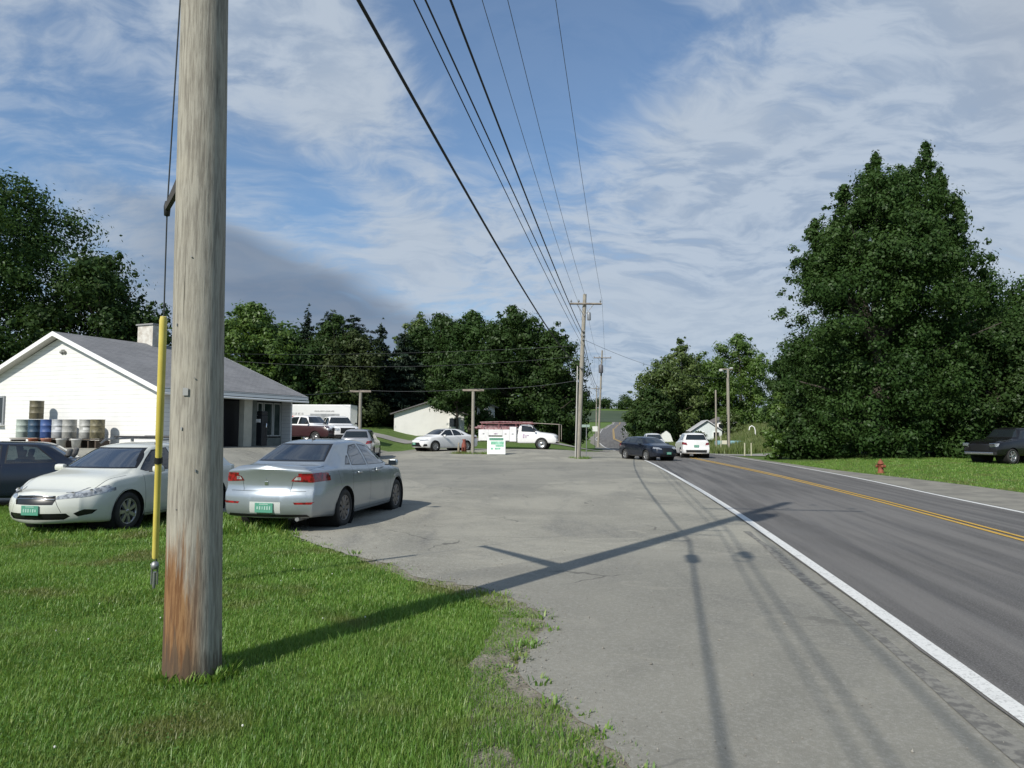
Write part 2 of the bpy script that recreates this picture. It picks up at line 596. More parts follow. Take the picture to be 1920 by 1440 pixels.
GER = rag(GE[1:24], .035, .12, 3)
lot_poly = [(1.6, -12)] + GER + GE[24:] + LOT_FAR + [(XL(y) + .12, y) for y in np.arange(72, -12.1, -2.0)]


def sheet(name, P, dz, mat, cell=1.0, kind='structure', xr=None):
    """triangulated polygon laid on the terrain"""
    bm = bmesh.new()
    vs = [bm.verts.new((x, y, 0)) for x, y in P]
    bm.faces.new(vs)
    bmesh.ops.triangulate(bm, faces=bm.faces[:])
    xs = [q[0] for q in P]
    ys = [q[1] for q in P]
    for ax, lo, hi in ((0, min(xs), max(xs)), (1, min(ys), max(ys))):
        v = math.ceil(lo / cell) * cell
        while v < hi:
            co_ = [0, 0, 0]
            no_ = [0, 0, 0]
            co_[ax] = v
            no_[ax] = 1
            bmesh.ops.bisect_plane(bm, geom=bm.verts[:] + bm.edges[:] + bm.faces[:], plane_co=co_, plane_no=no_)
            v += cell
    for v in bm.verts:
        v.co.z = T(v.co.x, v.co.y) + dz
    for f in bm.faces:
        if f.normal.z < 0:
            f.normal_flip()
        f.smooth = True
    me = bpy.data.meshes.new(name)
    bm.normal_update()
    bm.to_mesh(me)
    bm.free()
    me.materials.append(mat)
    o = link(bpy.data.objects.new(name, me))
    if kind:
        o['kind'] = kind
    return o


sheet('parking_lot', lot_poly, .018, ml)
# side street crossing behind the lot and the far verges
md = MAT('pale far road', (0.23, 0.225, 0.21), (0.28, 0.27, 0.25), scale=.5, rough=.9)
sheet('side_street', [(-60, 64.5), (-20, 62.4), (2, 61.6), (8.2, 63), (9.0, 66.5), (3, 64.4), (-20, 64.6), (-60, 67.0)], .05, md, 1.0)
sheet('driveway', [(XR(60) + .1, 59), (22, 55.5), (40, 53), (40, 58), (26, 60), (XR(66) + .1, 65)], .035, md, 2.0)

# darker crop field on the far hill
mfld = MAT('far crop field', (0.028, 0.050, 0.020), (0.045, 0.070, 0.030), scale=.02, rough=1.0)
sheet('crop_field', [(-60, 440), (40, 425), (110, 425), (190, 450), (190, 560), (60, 575), (-60, 560)], .12, mfld, 10.0)
# ---- road
mr = bpy.data.materials.new('road asphalt')
mr.use_nodes = True
N = NT(mr.node_tree)
co = N.n('ShaderNodeTexCoord').outputs['Object']
sp = N.n('ShaderNodeSeparateXYZ', {0: co})
# wheel tracks run along the road: distance across it
u = N.m('SUBTRACT', sp.outputs[0], N.m('MULTIPLY', sp.outputs[1], 0.137))
stv = N.n('ShaderNodeMapping', {'Vector': N.n('ShaderNodeCombineXYZ', {0: u, 1: sp.outputs[1], 2: 0.0}), 'Scale': (1.0, .045, 1)})
a = N.mix(N.ss(N.noise(stv, 2.3, 4, .6), .36, .64), (0.066, 0.062, 0.058), (0.142, 0.134, 0.123))
a = N.mix(N.m('MULTIPLY', N.ss(N.noise(co, .6, 5, .6), .45, .7), .45), a, (0.110, 0.106, 0.102))
a = N.mix(N.ss(N.noise(co, 70, 3, .8), .4, .7), a, N.mix(.62, a, (0.24, 0.235, 0.23)))
a = N.mix(N.m('MULTIPLY', N.ss(N.noise(co, 150, 2, .7), .6, .75), .6), a, (0.035, 0.035, 0.035))
bp = N.n('ShaderNodeBump', {'Height': N.noise(co, 110, 4, .8), 'Strength': .5, 'Distance': .01})
p = N.n('ShaderNodeBsdfPrincipled', {'Base Color': a, 'Roughness': .85, 'Normal': bp.outputs[0]})
p.inputs['Specular IOR Level'].default_value = 0.35
N.n('ShaderNodeOutputMaterial', {'Surface': p.outputs[0]})
road_edge_rnd = random.Random(8)
wob = [road_edge_rnd.uniform(-.05, .05) for _ in range(4000)]
strip('road', lambda y: XL(y) - .085 + .2 * wob[int(y * 2 + 100)], lambda y: XR(y) + .18, -38, 480, .030, mr, cols=8)
# pale gravelly shoulder on the far side
ms = MAT('gravel shoulder', (0.16, 0.152, 0.13), (0.24, 0.228, 0.19), scale=1.2, rough=.95, bump=.5, bscale=40, detail=8)
XS = tab([(-40, 7.2), (0, 13.6), (15, 15.6), (23.8, 16.6), (29.5, 16.4), (36, 15.8), (45, 16.4), (60, 17.6), (92, 19.5), (130, 22.4), (260, 40.2), (390, 61), (520, 82.6)])
strip('shoulder', lambda y: XR(y) + .1, XS, -38, 480, .020, ms, cols=3)
strip('road_edge', lambda y: XL(y) - 1.2 - .2 * math.sin(y * .3), lambda y: XL(y) + .1, 72, 480, .020, ms, cols=2)


def marking(name, fl, fr, y0, y1, mat):
    o = strip(name, fl, fr, y0, y1, .036, mat, cols=1, fine=.5)
    return o


def worn(name, c, under, amt):
    m = bpy.data.materials.new(name)
    m.use_nodes = True
    N = NT(m.node_tree)
    co = N.n('ShaderNodeTexCoord').outputs['Object']
    f = N.m('MULTIPLY', N.ss(N.noise(co, 38, 6, .8), .50, .62), amt)
    f2 = N.m('MULTIPLY', N.ss(N.noise(co, 3, 4, .6), .55, .75), amt * .6)
    p = N.n('ShaderNodeBsdfPrincipled', {'Base Color': N.mix(N.m('ADD', f, f2, clamp=True), c, under), 'Roughness': .7})
    N.n('ShaderNodeOutputMaterial', {'Surface': p.outputs[0]})
    return m


mw = worn('white road paint', (0.66, 0.66, 0.63), (0.22, 0.22, 0.21), .55)
my = worn('yellow road paint', (0.60, 0.36, 0.045), (0.14, 0.12, 0.08), .9)
marking('white_edge_line', lambda y: XL(y) - .07, lambda y: XL(y) + .07, -38, 44, mw)
marking('white_edge_line', lambda y: XL(y) - .07, lambda y: XL(y) + .07, 72, 470, mw)
marking('white_edge_line', lambda y: XR(y) - .07, lambda y: XR(y) + .07, -38, 470, mw)
marking('yellow_centre_line', lambda y: XC(y) - .19, lambda y: XC(y) - .07, -38, 470, my)
marking('yellow_centre_line', lambda y: XC(y) + .07, lambda y: XC(y) + .19, -38, 470, my)

# dark tyre-scuffed seam along the outside of the near edge line
mseam = MAT('dark road seam', (0.120, 0.116, 0.105), (0.215, 0.208, 0.182), scale=14, rough=.95, bump=.4, bscale=60, contrast=(.4, .6))
strip('road_seam', lambda y: XL(y) - .33 + .03 * math.sin(y * 1.3), lambda y: XL(y) - .21 + .02 * math.sin(y * 2.1), -6, 12, .0225, mseam, cols=1, fine=.5)

# ---- bare gravelly soil along the grass edge and in patches
msoil = MAT('bare soil and gravel', (0.17, 0.15, 0.115), (0.26, 0.235, 0.19), scale=7, rough=1.0, bump=.9, bscale=45, detail=8)
soil = [(-.35, 3.0), (.95, 2.2), (.70, 3.3), (.55, 4.0), (.42, 4.5), (.30, 5.0), (.38, 5.8), (.42, 6.5), (.2, 7.0), (-.1, 7.5), (-.5, 7.95), (-1.0, 8.3), (-1.35, 8.9), (-1.9, 9.5), (-1.9, 9.2), (-1.1, 8.0), (-.6, 7.5), (-.15, 6.8), (-.1, 6.2), (-.25, 5.4), (-.3, 4.5), (-.2, 3.8)]
sheet('bare_soil', rag(soil + [soil[0]], .04, .15, 5)[:-1], .013, msoil, .5)


# ------------------------------------------------------------ near grass blades
def leafmat(name, c1, c2, c3, scale=1.2, trans=0.35, fine=None, hi=.85, gloss=.025):
    m = bpy.data.materials.new(name)
    m.use_nodes = True
    N = NT(m.node_tree)
    co = N.n('ShaderNodeTexCoord').outputs['Object']
    at = N.n('ShaderNodeAttribute', attribute_name='rnd').outputs['Fac']
    a = N.mix(N.ss(N.noise(co, scale, 4, .6), .38, .64), c1, c2)
    a = N.mix(N.m('MULTIPLY', N.ss(at, .45, 1.0), hi), a, c3)
    if fine:
        a = N.mix(N.ss(N.noise(co, fine[0], 3, .5), .52, .68), a, fine[1])
    d = N.n('ShaderNodeBsdfDiffuse', {'Color': a})
    t = N.n('ShaderNodeBsdfTranslucent', {'Color': N.mix(.5, a, (c3[0] * 1.1, c3[1] * 1.2, c3[2] * .6))})
    mx = N.n('ShaderNodeMixShader', {0: trans, 1: d.outputs[0], 2: t.outputs[0]})
    g = N.n('ShaderNodeBsdfGlossy', {'Roughness': .45, 'Color': (.8, .85, .8)})
    mx2 = N.n('ShaderNodeMixShader', {0: gloss, 1: mx.outputs[0], 2: g.outputs[0]})
    N.n('ShaderNodeOutputMaterial', {'Surface': mx2.outputs[0]})
    return m


m_blade = leafmat('grass blades', (0.086, 0.195, 0.026), (0.148, 0.285, 0.044), (0.31, 0.39, 0.11), scale=1.1, trans=.4, fine=(.9, (0.17, 0.185, 0.06)))
rng = np.random.default_rng(11)


def vnoise(x, y, s, seed):
    """cheap value noise for placing things"""
    r = np.random.default_rng(seed)
    g = r.random((64, 64))
    u, v = (x * s) % 63, (y * s) % 63
    i, j = np.floor(u).astype(int), np.floor(v).astype(int)
    fu, fv = u - i, v - j
    fu, fv = fu * fu * (3 - 2 * fu), fv * fv * (3 - 2 * fv)
    return (g[i, j] * (1 - fu) * (1 - fv) + g[i + 1, j] * fu * (1 - fv) + g[i, j + 1] * (1 - fu) * fv + g[i + 1, j + 1] * fu * fv)


Tv = np.vectorize(T)
gpoly = [(x - .02, y) for x, y in GER if y < 16] + [(-5.2, 14.6), (-7, 15.2), (-13, 15.4), (-13, 2.2), (.9, 2.2)]
gpx = np.array([q[0] for q in gpoly])
gpy = np.array([q[1] for q in gpoly])


def inside(px, py, X, Y):
    c = np.zeros(len(X), bool)
    j = len(px) - 1
    for i in range(len(px)):
        cond = ((py[i] > Y) != (py[j] > Y))
        with np.errstate(divide='ignore', invalid='ignore'):
            xx = (px[j] - px[i]) * (Y - py[i]) / (py[j] - py[i]) + px[i]
        c ^= cond & (X < xx)
        j = i
    return c


def blades(n, x0, x1, y0, y1, hmin, hmax, wid, dens_edge=True, seed=1):
    r = np.random.default_rng(seed)
    X = r.uniform(x0, x1, n)
    Y = r.uniform(y0, y1, n)
    # only what the camera side can see (with margin)
    k = (X > -0.86 * Y - .8) & (inside(gpx, gpy, X, Y) | (inside(gpx, gpy, X - .16, Y - .05) & (r.random(n) < .10)))
    X, Y = X[k], Y[k]
    # distance to the ragged edge
    ge = np.array(GER)
    d = np.full(len(X), 9.0)
    for i in range(0, len(ge), 2):
        d = np.minimum(d, np.hypot(X - ge[i, 0], Y - ge[i, 1]))
    pn = vnoise(X + 20, Y + 20, 1.1, 5) * .6 + vnoise(X + 20, Y + 20, 3.1, 6) * .4
    keep = r.random(len(X)) < np.clip((d + .03) / .20, .25, 1) * np.clip((pn - .16) * 6, .25, 1)
    # bare patch bottom centre, bare earth at far left
    keep &= ~((np.hypot((X + .08) / .13, (Y - 3.60) / .22) < 1) & (r.random(len(X)) < .6))
    keep &= ~((np.hypot((X + 4.35) / .45, (Y - 5.95) / .30) < 1) & (r.random(len(X)) < .8))
    keep &= ~((np.hypot((X - .16) / .20, (Y - 4.95) / .45) < 1) & (r.random(len(X)) < .9))
    keep &= ~((np.hypot((X + .45) / .5, (Y - 7.65) / .22) < 1) & (r.random(len(X)) < .6))
    X, Y, d, pn = X[keep], Y[keep], d[keep], pn[keep]
    m = len(X)
    Z = Tv(X, Y)
    h = r.uniform(hmin, hmax, m) * (.45 + 1.1 * pn) * np.where(r.random(m) < .03, 1.9, 1) * np.clip(.55 + d, .55, 1)
    an = r.uniform(0, 2 * np.pi, m)
    lean = r.uniform(.15, .95, m) * h
    wa = an + np.pi / 2 + r.uniform(-.4, .4, m)
    w = wid * r.uniform(.6, 1.4, m)
    dx, dy = np.cos(an), np.sin(an)
    wx, wy = np.cos(wa) * w, np.sin(wa) * w
    V = np.zeros((m, 5, 3))
    V[:, 0] = np.stack([X - wx, Y - wy, Z - .01], 1)
    V[:, 1] = np.stack([X + wx, Y + wy, Z - .01], 1)
    V[:, 2] = np.stack([X + wx * .75 + dx * lean * .35, Y + wy * .75 + dy * lean * .35, Z + h * .62], 1)
    V[:, 3] = np.stack([X - wx * .75 + dx * lean * .35, Y - wy * .75 + dy * lean * .35, Z + h * .62], 1)
    V[:, 4] = np.stack([X + dx * lean, Y + dy * lean, Z + h], 1)
    base = np.arange(m)[:, None] * 5
    F1 = base + np.array([[0, 1, 2, 3]])
    F2 = base + np.array([[3, 2, 4, 4]])
    rnd = np.repeat(np.clip(r.random(m) * .9 + (1 - np.clip(d / .5, 0, 1)) * .25, 0, 1), 5)
    return V.reshape(-1, 3), F1, base + np.array([[3, 2, 4]]), rnd


def grass_obj(name, parts, mat):
    V = np.concatenate([q[0] for q in parts])
    off = 0
    T3 = []
    for v, f1, f2, rn in parts:
        T3 += [f1[:, [0, 1, 2]] + off, f1[:, [0, 2, 3]] + off, f2 + off]
        off += len(v)
    return mesh_np(name, V, np.concatenate(T3), mat, attr=np.concatenate([q[3] for q in parts]))


ga = [blades(330000, -5.2, 1.2, 2.7, 6.6, .016, .052, .0022, seed=21),
      blades(260000, -8.6, .4, 6.4, 10.5, .018, .056, .0036, seed=22),
      blades(150000, -12.0, -2.6, 10.3, 15.3, .025, .07, .0065, seed=23)]
grass = tag(grass_obj('grass', ga, m_blade), kind='stuff')


# taller weeds and clover around the feet of things, clover flowers
def tuft(cx, cy, n, hh, rad, seed, parts):
    r = np.random.default_rng(seed)
    a = r.uniform(0, 6.283, n)
    q = np.sqrt(r.random(n)) * rad
    X, Y = cx + np.cos(a) * q, cy + np.sin(a) * q
    Z = Tv(X, Y)
    h = hh * r.uniform(.5, 1.1, n)
    an = a + r.uniform(-.8, .8, n)
    lean = h * r.uniform(.2, .8, n)
    w = r.uniform(.004, .009, n)
    dx, dy = np.cos(an), np.sin(an)
    wx, wy = -dy * w, dx * w
    V = np.zeros((n, 5, 3))
    V[:, 0] = np.stack([X - wx, Y - wy, Z - .01], 1)
    V[:, 1] = np.stack([X + wx, Y + wy, Z - .01], 1)
    V[:, 2] = np.stack([X + wx + dx * lean * .35, Y + wy + dy * lean * .35, Z + h * .6], 1)
    V[:, 3] = np.stack([X - wx + dx * lean * .35, Y - wy + dy * lean * .35, Z + h * .6], 1)
    V[:, 4] = np.stack([X + dx * lean, Y + dy * lean, Z + h], 1)
    b = np.arange(n)[:, None] * 5
    parts.append((V.reshape(-1, 3), b + np.array([[0, 1, 2, 3]]), b + np.array([[3, 2, 4]]), np.repeat(r.random(n), 5)))


weeds = []
rn = random.Random(4)
for i in range(46):                       # under the back bumper of the silver car and along the asphalt edge there
    t = rn.random()
    tuft(-5.05 + t * 1.25 + rn.uniform(-.15, .15), 11.75 + rn.uniform(-.35, .55), 42, rn.uniform(.10, .24), .16, 100 + i, weeds)
for i in range(34):                       # round the feet of the white wagon
    tuft(-8.9 + rn.random() * 4.0, 11.55 + rn.uniform(-.3, .3), 30, rn.uniform(.08, .15), .15, 200 + i, weeds)
for i in range(30):
    a = rn.uniform(0, 6.28)
    tuft(-2.08 + math.cos(a) * .22, 4.91 + math.sin(a) * .22, 22, rn.uniform(.05, .10), .07, 300 + i, weeds)
for i in range(60):                       # scattered along the ragged edge
    q = GER[rn.randrange(8, len(GER) - 4)]
    tuft(q[0] + rn.uniform(-.22, .10), q[1] + rn.uniform(-.12, .12), 20, rn.uniform(.04, .08), .08, 400 + i, weeds)
for i in range(12):
    a = rn.uniform(0, 6.28)
    tuft(3.9 + math.cos(a) * .45, 42.2 + math.sin(a) * .4, 30, rn.uniform(.1, .25), .25, 500 + i, weeds)
tag(grass_obj('weeds', weeds, m_blade), kind='stuff')

# clover leaves: small flat discs
n = 26000
X = rng.uniform(-5.4, .6, n)
Y = rng.uniform(2.8, 9.5, n)
k = (X > -.84 * Y) & inside(gpx, gpy, X, Y) & (vnoise(X + 31, Y + 7, .9, 9) > .52)
X, Y = X[k], Y[k]
n = len(X)
Z = Tv(X, Y) + rng.uniform(.015, .04, n)
V = np.zeros((n, 4, 3))
tx, ty = rng.uniform(-.5, .5, n), rng.uniform(-.5, .5, n)
rr = rng.uniform(.005, .010, n)
for q in range(4):
    a = rng.uniform(-.2, .2, n) + q * np.pi / 2
    V[:, q] = np.stack([X + np.cos(a) * rr, Y + np.sin(a) * rr, Z + (np.cos(a) * tx + np.sin(a) * ty) * rr], 1)
m_clover = leafmat('clover leaves', (0.055, 0.130, 0.025), (0.09, 0.18, 0.04), (0.13, 0.23, 0.055), trans=.3)
tag(mesh_np('clover', V.reshape(-1, 3), np.arange(n * 4).reshape(-1, 4), m_clover, attr=np.repeat(rng.random(n), 4)), kind='stuff')
fl = MB()
for i in range(30):
    x, y = rn.uniform(-4.6, .4), rn.uniform(3.0, 9.0)
    if x > -.8 * y and in_poly(x, y, gpoly) and (i % 3 == 0 or x < -1.2):
        fl.lathe([(0.0005, -.007), (.007, -.003), (.008, .002), (.005, .008), (.0005, .010)], n=6, M=Matrix.Translation((x, y, T(x, y) + rn.uniform(.03, .05))) @ Matrix.Diagonal((.8, .8, .8, 1)), smooth=False)
tag(fl.build('clover_flowers', MAT('clover white', (.62, .62, .55), rough=.9)), kind='stuff')

# loose gravel along the edge
gv = MB()
for i in range(3200):
    q = GER[rn.randrange(0, len(GER))]
    k_ = abs(rn.gauss(0, .16)) if i % 3 else rn.uniform(0, 2.2)
    x, y = q[0] + k_ + rn.gauss(0, .05) - .05, q[1] + rn.gauss(0, .1) + (k_ * .5 if q[1] > 7.5 else 0)
    s = rn.uniform(.0025, .0075) * (1.9 if rn.random() < .06 else 1)
    Mx = Matrix.Translation((x, y, T(x, y) + .022 + s * .2)) @ Euler((rn.random() * 3, rn.random() * 3, rn.random() * 3)).to_matrix().to_4x4() @ Matrix.Diagonal((s, s * .8, s * .6, 1))
    gv.add([(1, 0, 0), (-1, 0, 0), (0, 1, 0), (0, -1, 0), (0, 0, 1), (0, 0, -1)], [(0, 2, 4), (2, 1, 4), (1, 3, 4), (3, 0, 4), (2, 0, 5), (1, 2, 5), (3, 1, 5), (0, 3, 5)], M=Mx)
tag(gv.build('gravel', MAT('loose stones', (0.17, 0.16, 0.135), (0.29, 0.275, 0.24), scale=30, rough=.95), recalc=False), kind='stuff')

# ------------------------------------------------------------ poles and wires
def wood(name, c1, c2, base=True):
    m = bpy.data.materials.new(name)
    m.use_nodes = True
    N = NT(m.node_tree)
    co = N.n('ShaderNodeTexCoord').outputs['Object']
    st = N.n('ShaderNodeMapping', {'Vector': co, 'Scale': (1, 1, .07)})
    st2 = N.n('ShaderNodeMapping', {'Vector': co, 'Scale': (1, 1, .02)})
    grain = N.noise(st, 55, 5, .65)
    grain = N.m('ADD', N.m('MULTIPLY', grain, .72), N.m('MULTIPLY', N.noise(N.n('ShaderNodeMapping', {'Vector': co, 'Scale': (1, 1, .035)}), 170, 4, .7), .28))
    a = N.mix(N.ss(grain, .38, .60), c2, c1)
    a = N.mix(N.m('MULTIPLY', N.ss(N.noise(co, 2.4, 4, .6), .45, .7), .45), a, (c1[0] * 1.15, c1[1] * 1.13, c1[2] * 1.08))
    chk = N.ss(N.noise(st2, 42, 3, .7), .335, .26)
    a = N.mix(N.m('MULTIPLY', chk, .8), a, (c2[0] * .35, c2[1] * .33, c2[2] * .3))
    if base:
        sz = N.n('ShaderNodeSeparateXYZ', {0: co})
        zn = N.m('ADD', sz.outputs[2], N.m('MULTIPLY', N.m('SUBTRACT', N.noise(st, 18, 5, .7), .5), 1.5))
        side = N.ss(N.m('ADD', sz.outputs[0], N.m('MULTIPLY', N.m('SUBTRACT', N.noise(st, 9, 3), .5), .25)), .16, .02)
        a = N.mix(N.m('MULTIPLY', N.m('MULTIPLY', N.ss(zn, .98, .62), side), .9), a, N.mix(N.ss(grain, .4, .6), (.135, .056, .018), (.26, .135, .050)))
        a = N.mix(N.m('MULTIPLY', N.ss(zn, .36, .12), .8), a, (.075, .058, .044))
    bmp = N.n('ShaderNodeBump', {'Height': N.m('SUBTRACT', grain, N.m('MULTIPLY', chk, .8)), 'Strength': .8, 'Distance': .006})
    p = N.n('ShaderNodeBsdfPrincipled', {'Base Color': a, 'Roughness': .88, 'Normal': bmp.outputs[0]})
    p.inputs['Specular IOR Level'].default_value = 0.2
    N.n('ShaderNodeOutputMaterial', {'Surface': p.outputs[0]})
    return m


m_pole = wood('weathered pole wood', (.345, .325, .275), (.195, .178, .15))
m_pole_far = wood('far pole wood', (.32, .30, .255), (.20, .185, .155), base=False)
m_arm = MAT('grey crossarm wood', (.30, .26, .21), (.20, .17, .14), scale=6, rough=.9)
m_ins = MAT('insulator', (.20, .21, .22), rough=.3, coat=.5)
m_galv = M_['steel']


def pole(name, base, top, r0, r1, mat, label, group=None, cat='utility pole', nseg=14, nn=40):
    """the mast is its own part"""
    root = empty(name, base, 0, label, cat, group)
    b, t = Vector((0, 0, -.3)), Vector(top) - Vector(base)
    mb = MB()
    pts, rs = [], []
    rr = random.Random(name + str(base[0]))
    for i in range(nseg + 1):
        k = i / nseg
        pts.append(b.lerp(t, k))
        flare = .018 * math.exp(-k * 22)
        rs.append(r0 + (r1 - r0) * k + flare + rr.uniform(-.0015, .0015))
    mb.tube(pts, rs, n=nn)
    mb.build('mast', mat, root)
    return root


P1 = (-2.08, 4.91, T(-2.08, 4.91))
P1T = (-2.27, 4.93, 11.3)
p1 = pole('utility_pole', P1, P1T, .176, .118, m_pole, 'thick weathered wooden utility pole standing in the near grass', 'utility poles along the road', nn=64, nseg=30)


for k, (an, z_, L_) in enumerate([(-1.75, 1.62, .05), (-1.3, 1.95, .04), (-2.1, 2.3, .03), (-1.5, 2.75, .05), (-1.2, 1.35, .03), (-1.9, 1.1, .04)]):
    q = MB()
    R0 = .176 + (.118 - .176) * z_ / 11.3
    cx_ = (P1T[0] - P1[0]) * z_ / 11.3
    q.box((cx_ + math.cos(an) * (R0 + .001), math.sin(an) * (R0 + .001), z_), (.006, L_ * .18, .006 if k % 2 else .018), rz=an)
    q.build('nail', M_['steel'], p1)
q = MB()
q.box(((P1T[0] - P1[0]) * .16 + math.cos(-1.62) * .170, math.sin(-1.62) * .170, 1.86), (.003, .035, .05), rz=-1.62)
q.build('metal_tag', MAT('dull aluminium tag', (.30, .30, .29), rough=.5, metal=.6), p1)


def local(root, p):
    return Vector(p) - root.location


def on_pole1(z):
    k = z / 11.3
    return P1[0] + (P1T[0] - P1[0]) * k


# crossarm across the line of the road, insulators, transformer, cable brackets
adir = Vector((.99, -.15, 0)).normalized()
mb = MB()
c = Vector((on_pole1(10.0), 4.78, 10.0))
e0, e1 = c - adir * 1.35, c + adir * 1.85
mb.tube([local(p1, e0), local(p1, e1)], .055, n=4, smooth=False)
mb.build('crossarm', m_arm, p1)


def insulator(root, pos, h=.16, r=.05):
    q = MB()
    q.lathe([(.001, 0), (.018, 0), (.018, .05), (r, .06), (r * .8, .09), (r, .10), (r * .7, .14), (.001, h)], n=10, M=Matrix.Translation(local(root, pos)))
    return q.build('insulator', m_ins, root)


WIRES = [  # near attachment on pole 1 (x, z), far attachment on pole 2, sag, radius, label
    ('thick', -1.697, 5.7, (3.95, 42.2, 5.28), .50, .021, 'thickest black cable, lowest and leftmost of the overhead lines'),
    ('a', -1.505, 6.3, (3.91, 42.2, 6.93), .15, .0095, 'thin black cable, second from the left overhead'),
    ('b', -1.618, 6.8, (3.98, 42.2, 7.18), .10, .0135, 'medium black cable, third from the left overhead'),
    ('c', -1.58, 7.6, (4.04, 42.2, 7.43), .25, .019, 'heavy black cable, fourth from the left and middle of the overhead lines'),
    ('d', -1.858, 10.2, (3.82, 42.2, 9.15), .50, .0075, 'thin bare wire, third from the right overhead'),
    ('e', -1.551, 10.9, (4.19, 42.2, 9.59), .50, .0075, 'thin bare wire running to the very top of the second pole'),
    ('f', -.497, 10.2, (5.22, 42.2, 9.22), .50, .0065, 'thin bare wire, rightmost overhead, ending at the right crossarm tip'),
]
P2 = (3.80, 42.3, T(3.8, 42.3))
P3 = (11.2, 95.0, T(11.2, 95.0))
P4 = (17.3, 150.0, T(17.3, 150.0))


def span(A, B, sag, n=26):
    A, B = Vector(A), Vector(B)
    out = []
    for i in range(n + 1):
        t = i / n
        p = A.lerp(B, t)
        p.z -= 4 * sag * t * (1 - t)
        out.append(p)
    return out


for key, xa, za, B, sag, r, lab in WIRES:
    A = Vector((xa, 4.91, za))
    back = Vector((xa - (7.4 if key == 'thick' else 6.7), -33.0, za - .2))
    dz = {'thick': 5.6, 'a': 6.9, 'b': 7.2, 'c': 7.5, 'd': 9.9, 'e': 10.5, 'f': 9.9}[key]
    dx = {'thick': 0, 'a': .05, 'b': 0, 'c': .1, 'd': -.5, 'e': .1, 'f': 1.0}[key]
    C3 = Vector((P3[0] + dx, P3[1] - .1, P3[2] + dz + (1.6 if dz > 9 else .3)))
    C4 = Vector((P4[0] + dx, P4[1] - .1, P4[2] + dz))
    pts = span(back, A, .45, 14)[:-1] + span(A, B, sag, 34)[:-1] + span(B, C3, .9, 16)[:-1] + span(C3, C4, .9, 10)
    w = MB()
    w.tube(pts, r, n=6)
    tag(w.build('overhead_wire', M_['wire'] if r > .009 else M_['wire_grey'], None, recalc=False), lab, 'wire', 'overhead lines along the road')
    if key in 'def' or key == 'f':
        insulator(p1, A - Vector((0, 0, .17)))
    else:
        q = MB()
        q.tube([local(p1, (on_pole1(za), 4.91, za)), local(p1, A)], .018, n=6)
        q.build('bracket', m_galv, p1)

q = MB()
q.lathe([(.001, 0), (.20, .01), (.215, .05), (.215, .80), (.20, .86), (.10, .92), (.001, .93)], n=24, M=Matrix.Translation(local(p1, (on_pole1(8.7) + .12, 4.50, 8.45))))
tr = q.build('transformer', MAT('grey transformer paint', (.30, .31, .31), rough=.45), p1)
q = MB()
for s in (-.09, .09):
    q.lathe([(.001, 0), (.03, 0), (.045, .05), (.03, .10), (.045, .14), (.02, .22), (.001, .23)], n=10, M=Matrix.Translation(local(p1, (on_pole1(8.7) + .12 + s, 4.50, 9.36))))
q.build('bushing', m_ins, tr)


def splice(A, d, L, r, label):
    q = MB()
    d = Vector(d).normalized()
    A = Vector(A)
    q.tube([A - d * (L / 2 + .05), A - d * L / 2, A - d * L * .42, A + d * L * .42, A + d * L / 2, A + d * (L / 2 + .05)], [.02, r * .7, r, r, r * .7, .02], n=12)
    tag(q.build('cable_splice', M_['black'], None), label, 'cable splice', 'splices on the overhead lines')


splice((-1.92, 3.55, 5.56), (.163, 1, 0), .55, .075, 'black splice case hanging on the thickest cable just behind the near pole')
splice((-1.95, 2.75, 6.62), (.163, 1, 0), .45, .075, 'black splice case on the medium cable overhead behind the near pole')
q = MB()
cc = Vector((-1.72, 3.0, 6.2))
q.tube([cc + Vector((0, math.cos(a) * .26, math.sin(a) * .20)) for a in np.linspace(0, 12.56, 40)], .014, n=6)
tag(q.build('cable_coil', M_['black'], None), 'coil of spare black cable tied under the overhead lines', 'cable coil')

# guy: wood strut on the far side of the pole, wire down to the anchor, yellow guard
tip = Vector((-3.13, 6.50, 3.62))
q = MB()
s0 = Vector((on_pole1(3.6) - .05, 5.0, 3.66))
V = [s0 + Vector((0, 0, -.12)), s0 + Vector((0, 0, .07)), tip + Vector((0, 0, .025)), tip + Vector((0, 0, -.035))]
wd_ = Vector((.8, .5, 0)).normalized() * .018
q.add([local(p1, v - wd_) for v in V] + [local(p1, v + wd_) for v in V], [(0, 1, 2, 3), (7, 6, 5, 4), (0, 4, 5, 1), (1, 5, 6, 2), (2, 6, 7, 3), (3, 7, 4, 0)])
gu = q.build('guy_strut', MAT('tarred strut', (.05, .045, .04), rough=.9), p1)
q = MB()
q.lathe([(.001, -.09), (.025, -.08), (.03, 0), (.02, .05), (.001, .06)], n=10, M=Matrix.Translation(local(p1, tip)))
q.build('end_clamp', M_['black'], gu)
anch = Vector((-3.56, 7.42, T(-3.56, 7.42)))
gw = empty('guy_wire', anch, 0, 'thin steel guy wire with yellow plastic guard, left of the near pole', 'guy wire')
q = MB()
q.tube([local(gw, (on_pole1(9.6), 4.98, 9.6)), local(gw, tip)], .0065, n=6)
q.tube([local(gw, tip), local(gw, anch + Vector((.02, -.02, .24)))], .0065, n=6)
q.build('strand', M_['wire_grey'], gw)
m_yel = MAT('yellow plastic', (.68, .56, .13), (.60, .48, .10), scale=3, rough=.42, coat=.2)
ya, yb = anch.lerp(tip, .095), anch.lerp(tip, .735)
q = MB()
n_ = (yb - ya).normalized()
pts = [ya.lerp(yb, k) for k in (0, .01, .25, .5, .505, .75, .985, 1)]
q.tube([local(gw, p) for p in pts], [.027, .030, .030, .031, .0345, .0345, .0345, .026], n=16)
q.build('guard', m_yel, gw)
q = MB()
mid = ya.lerp(yb, .42)
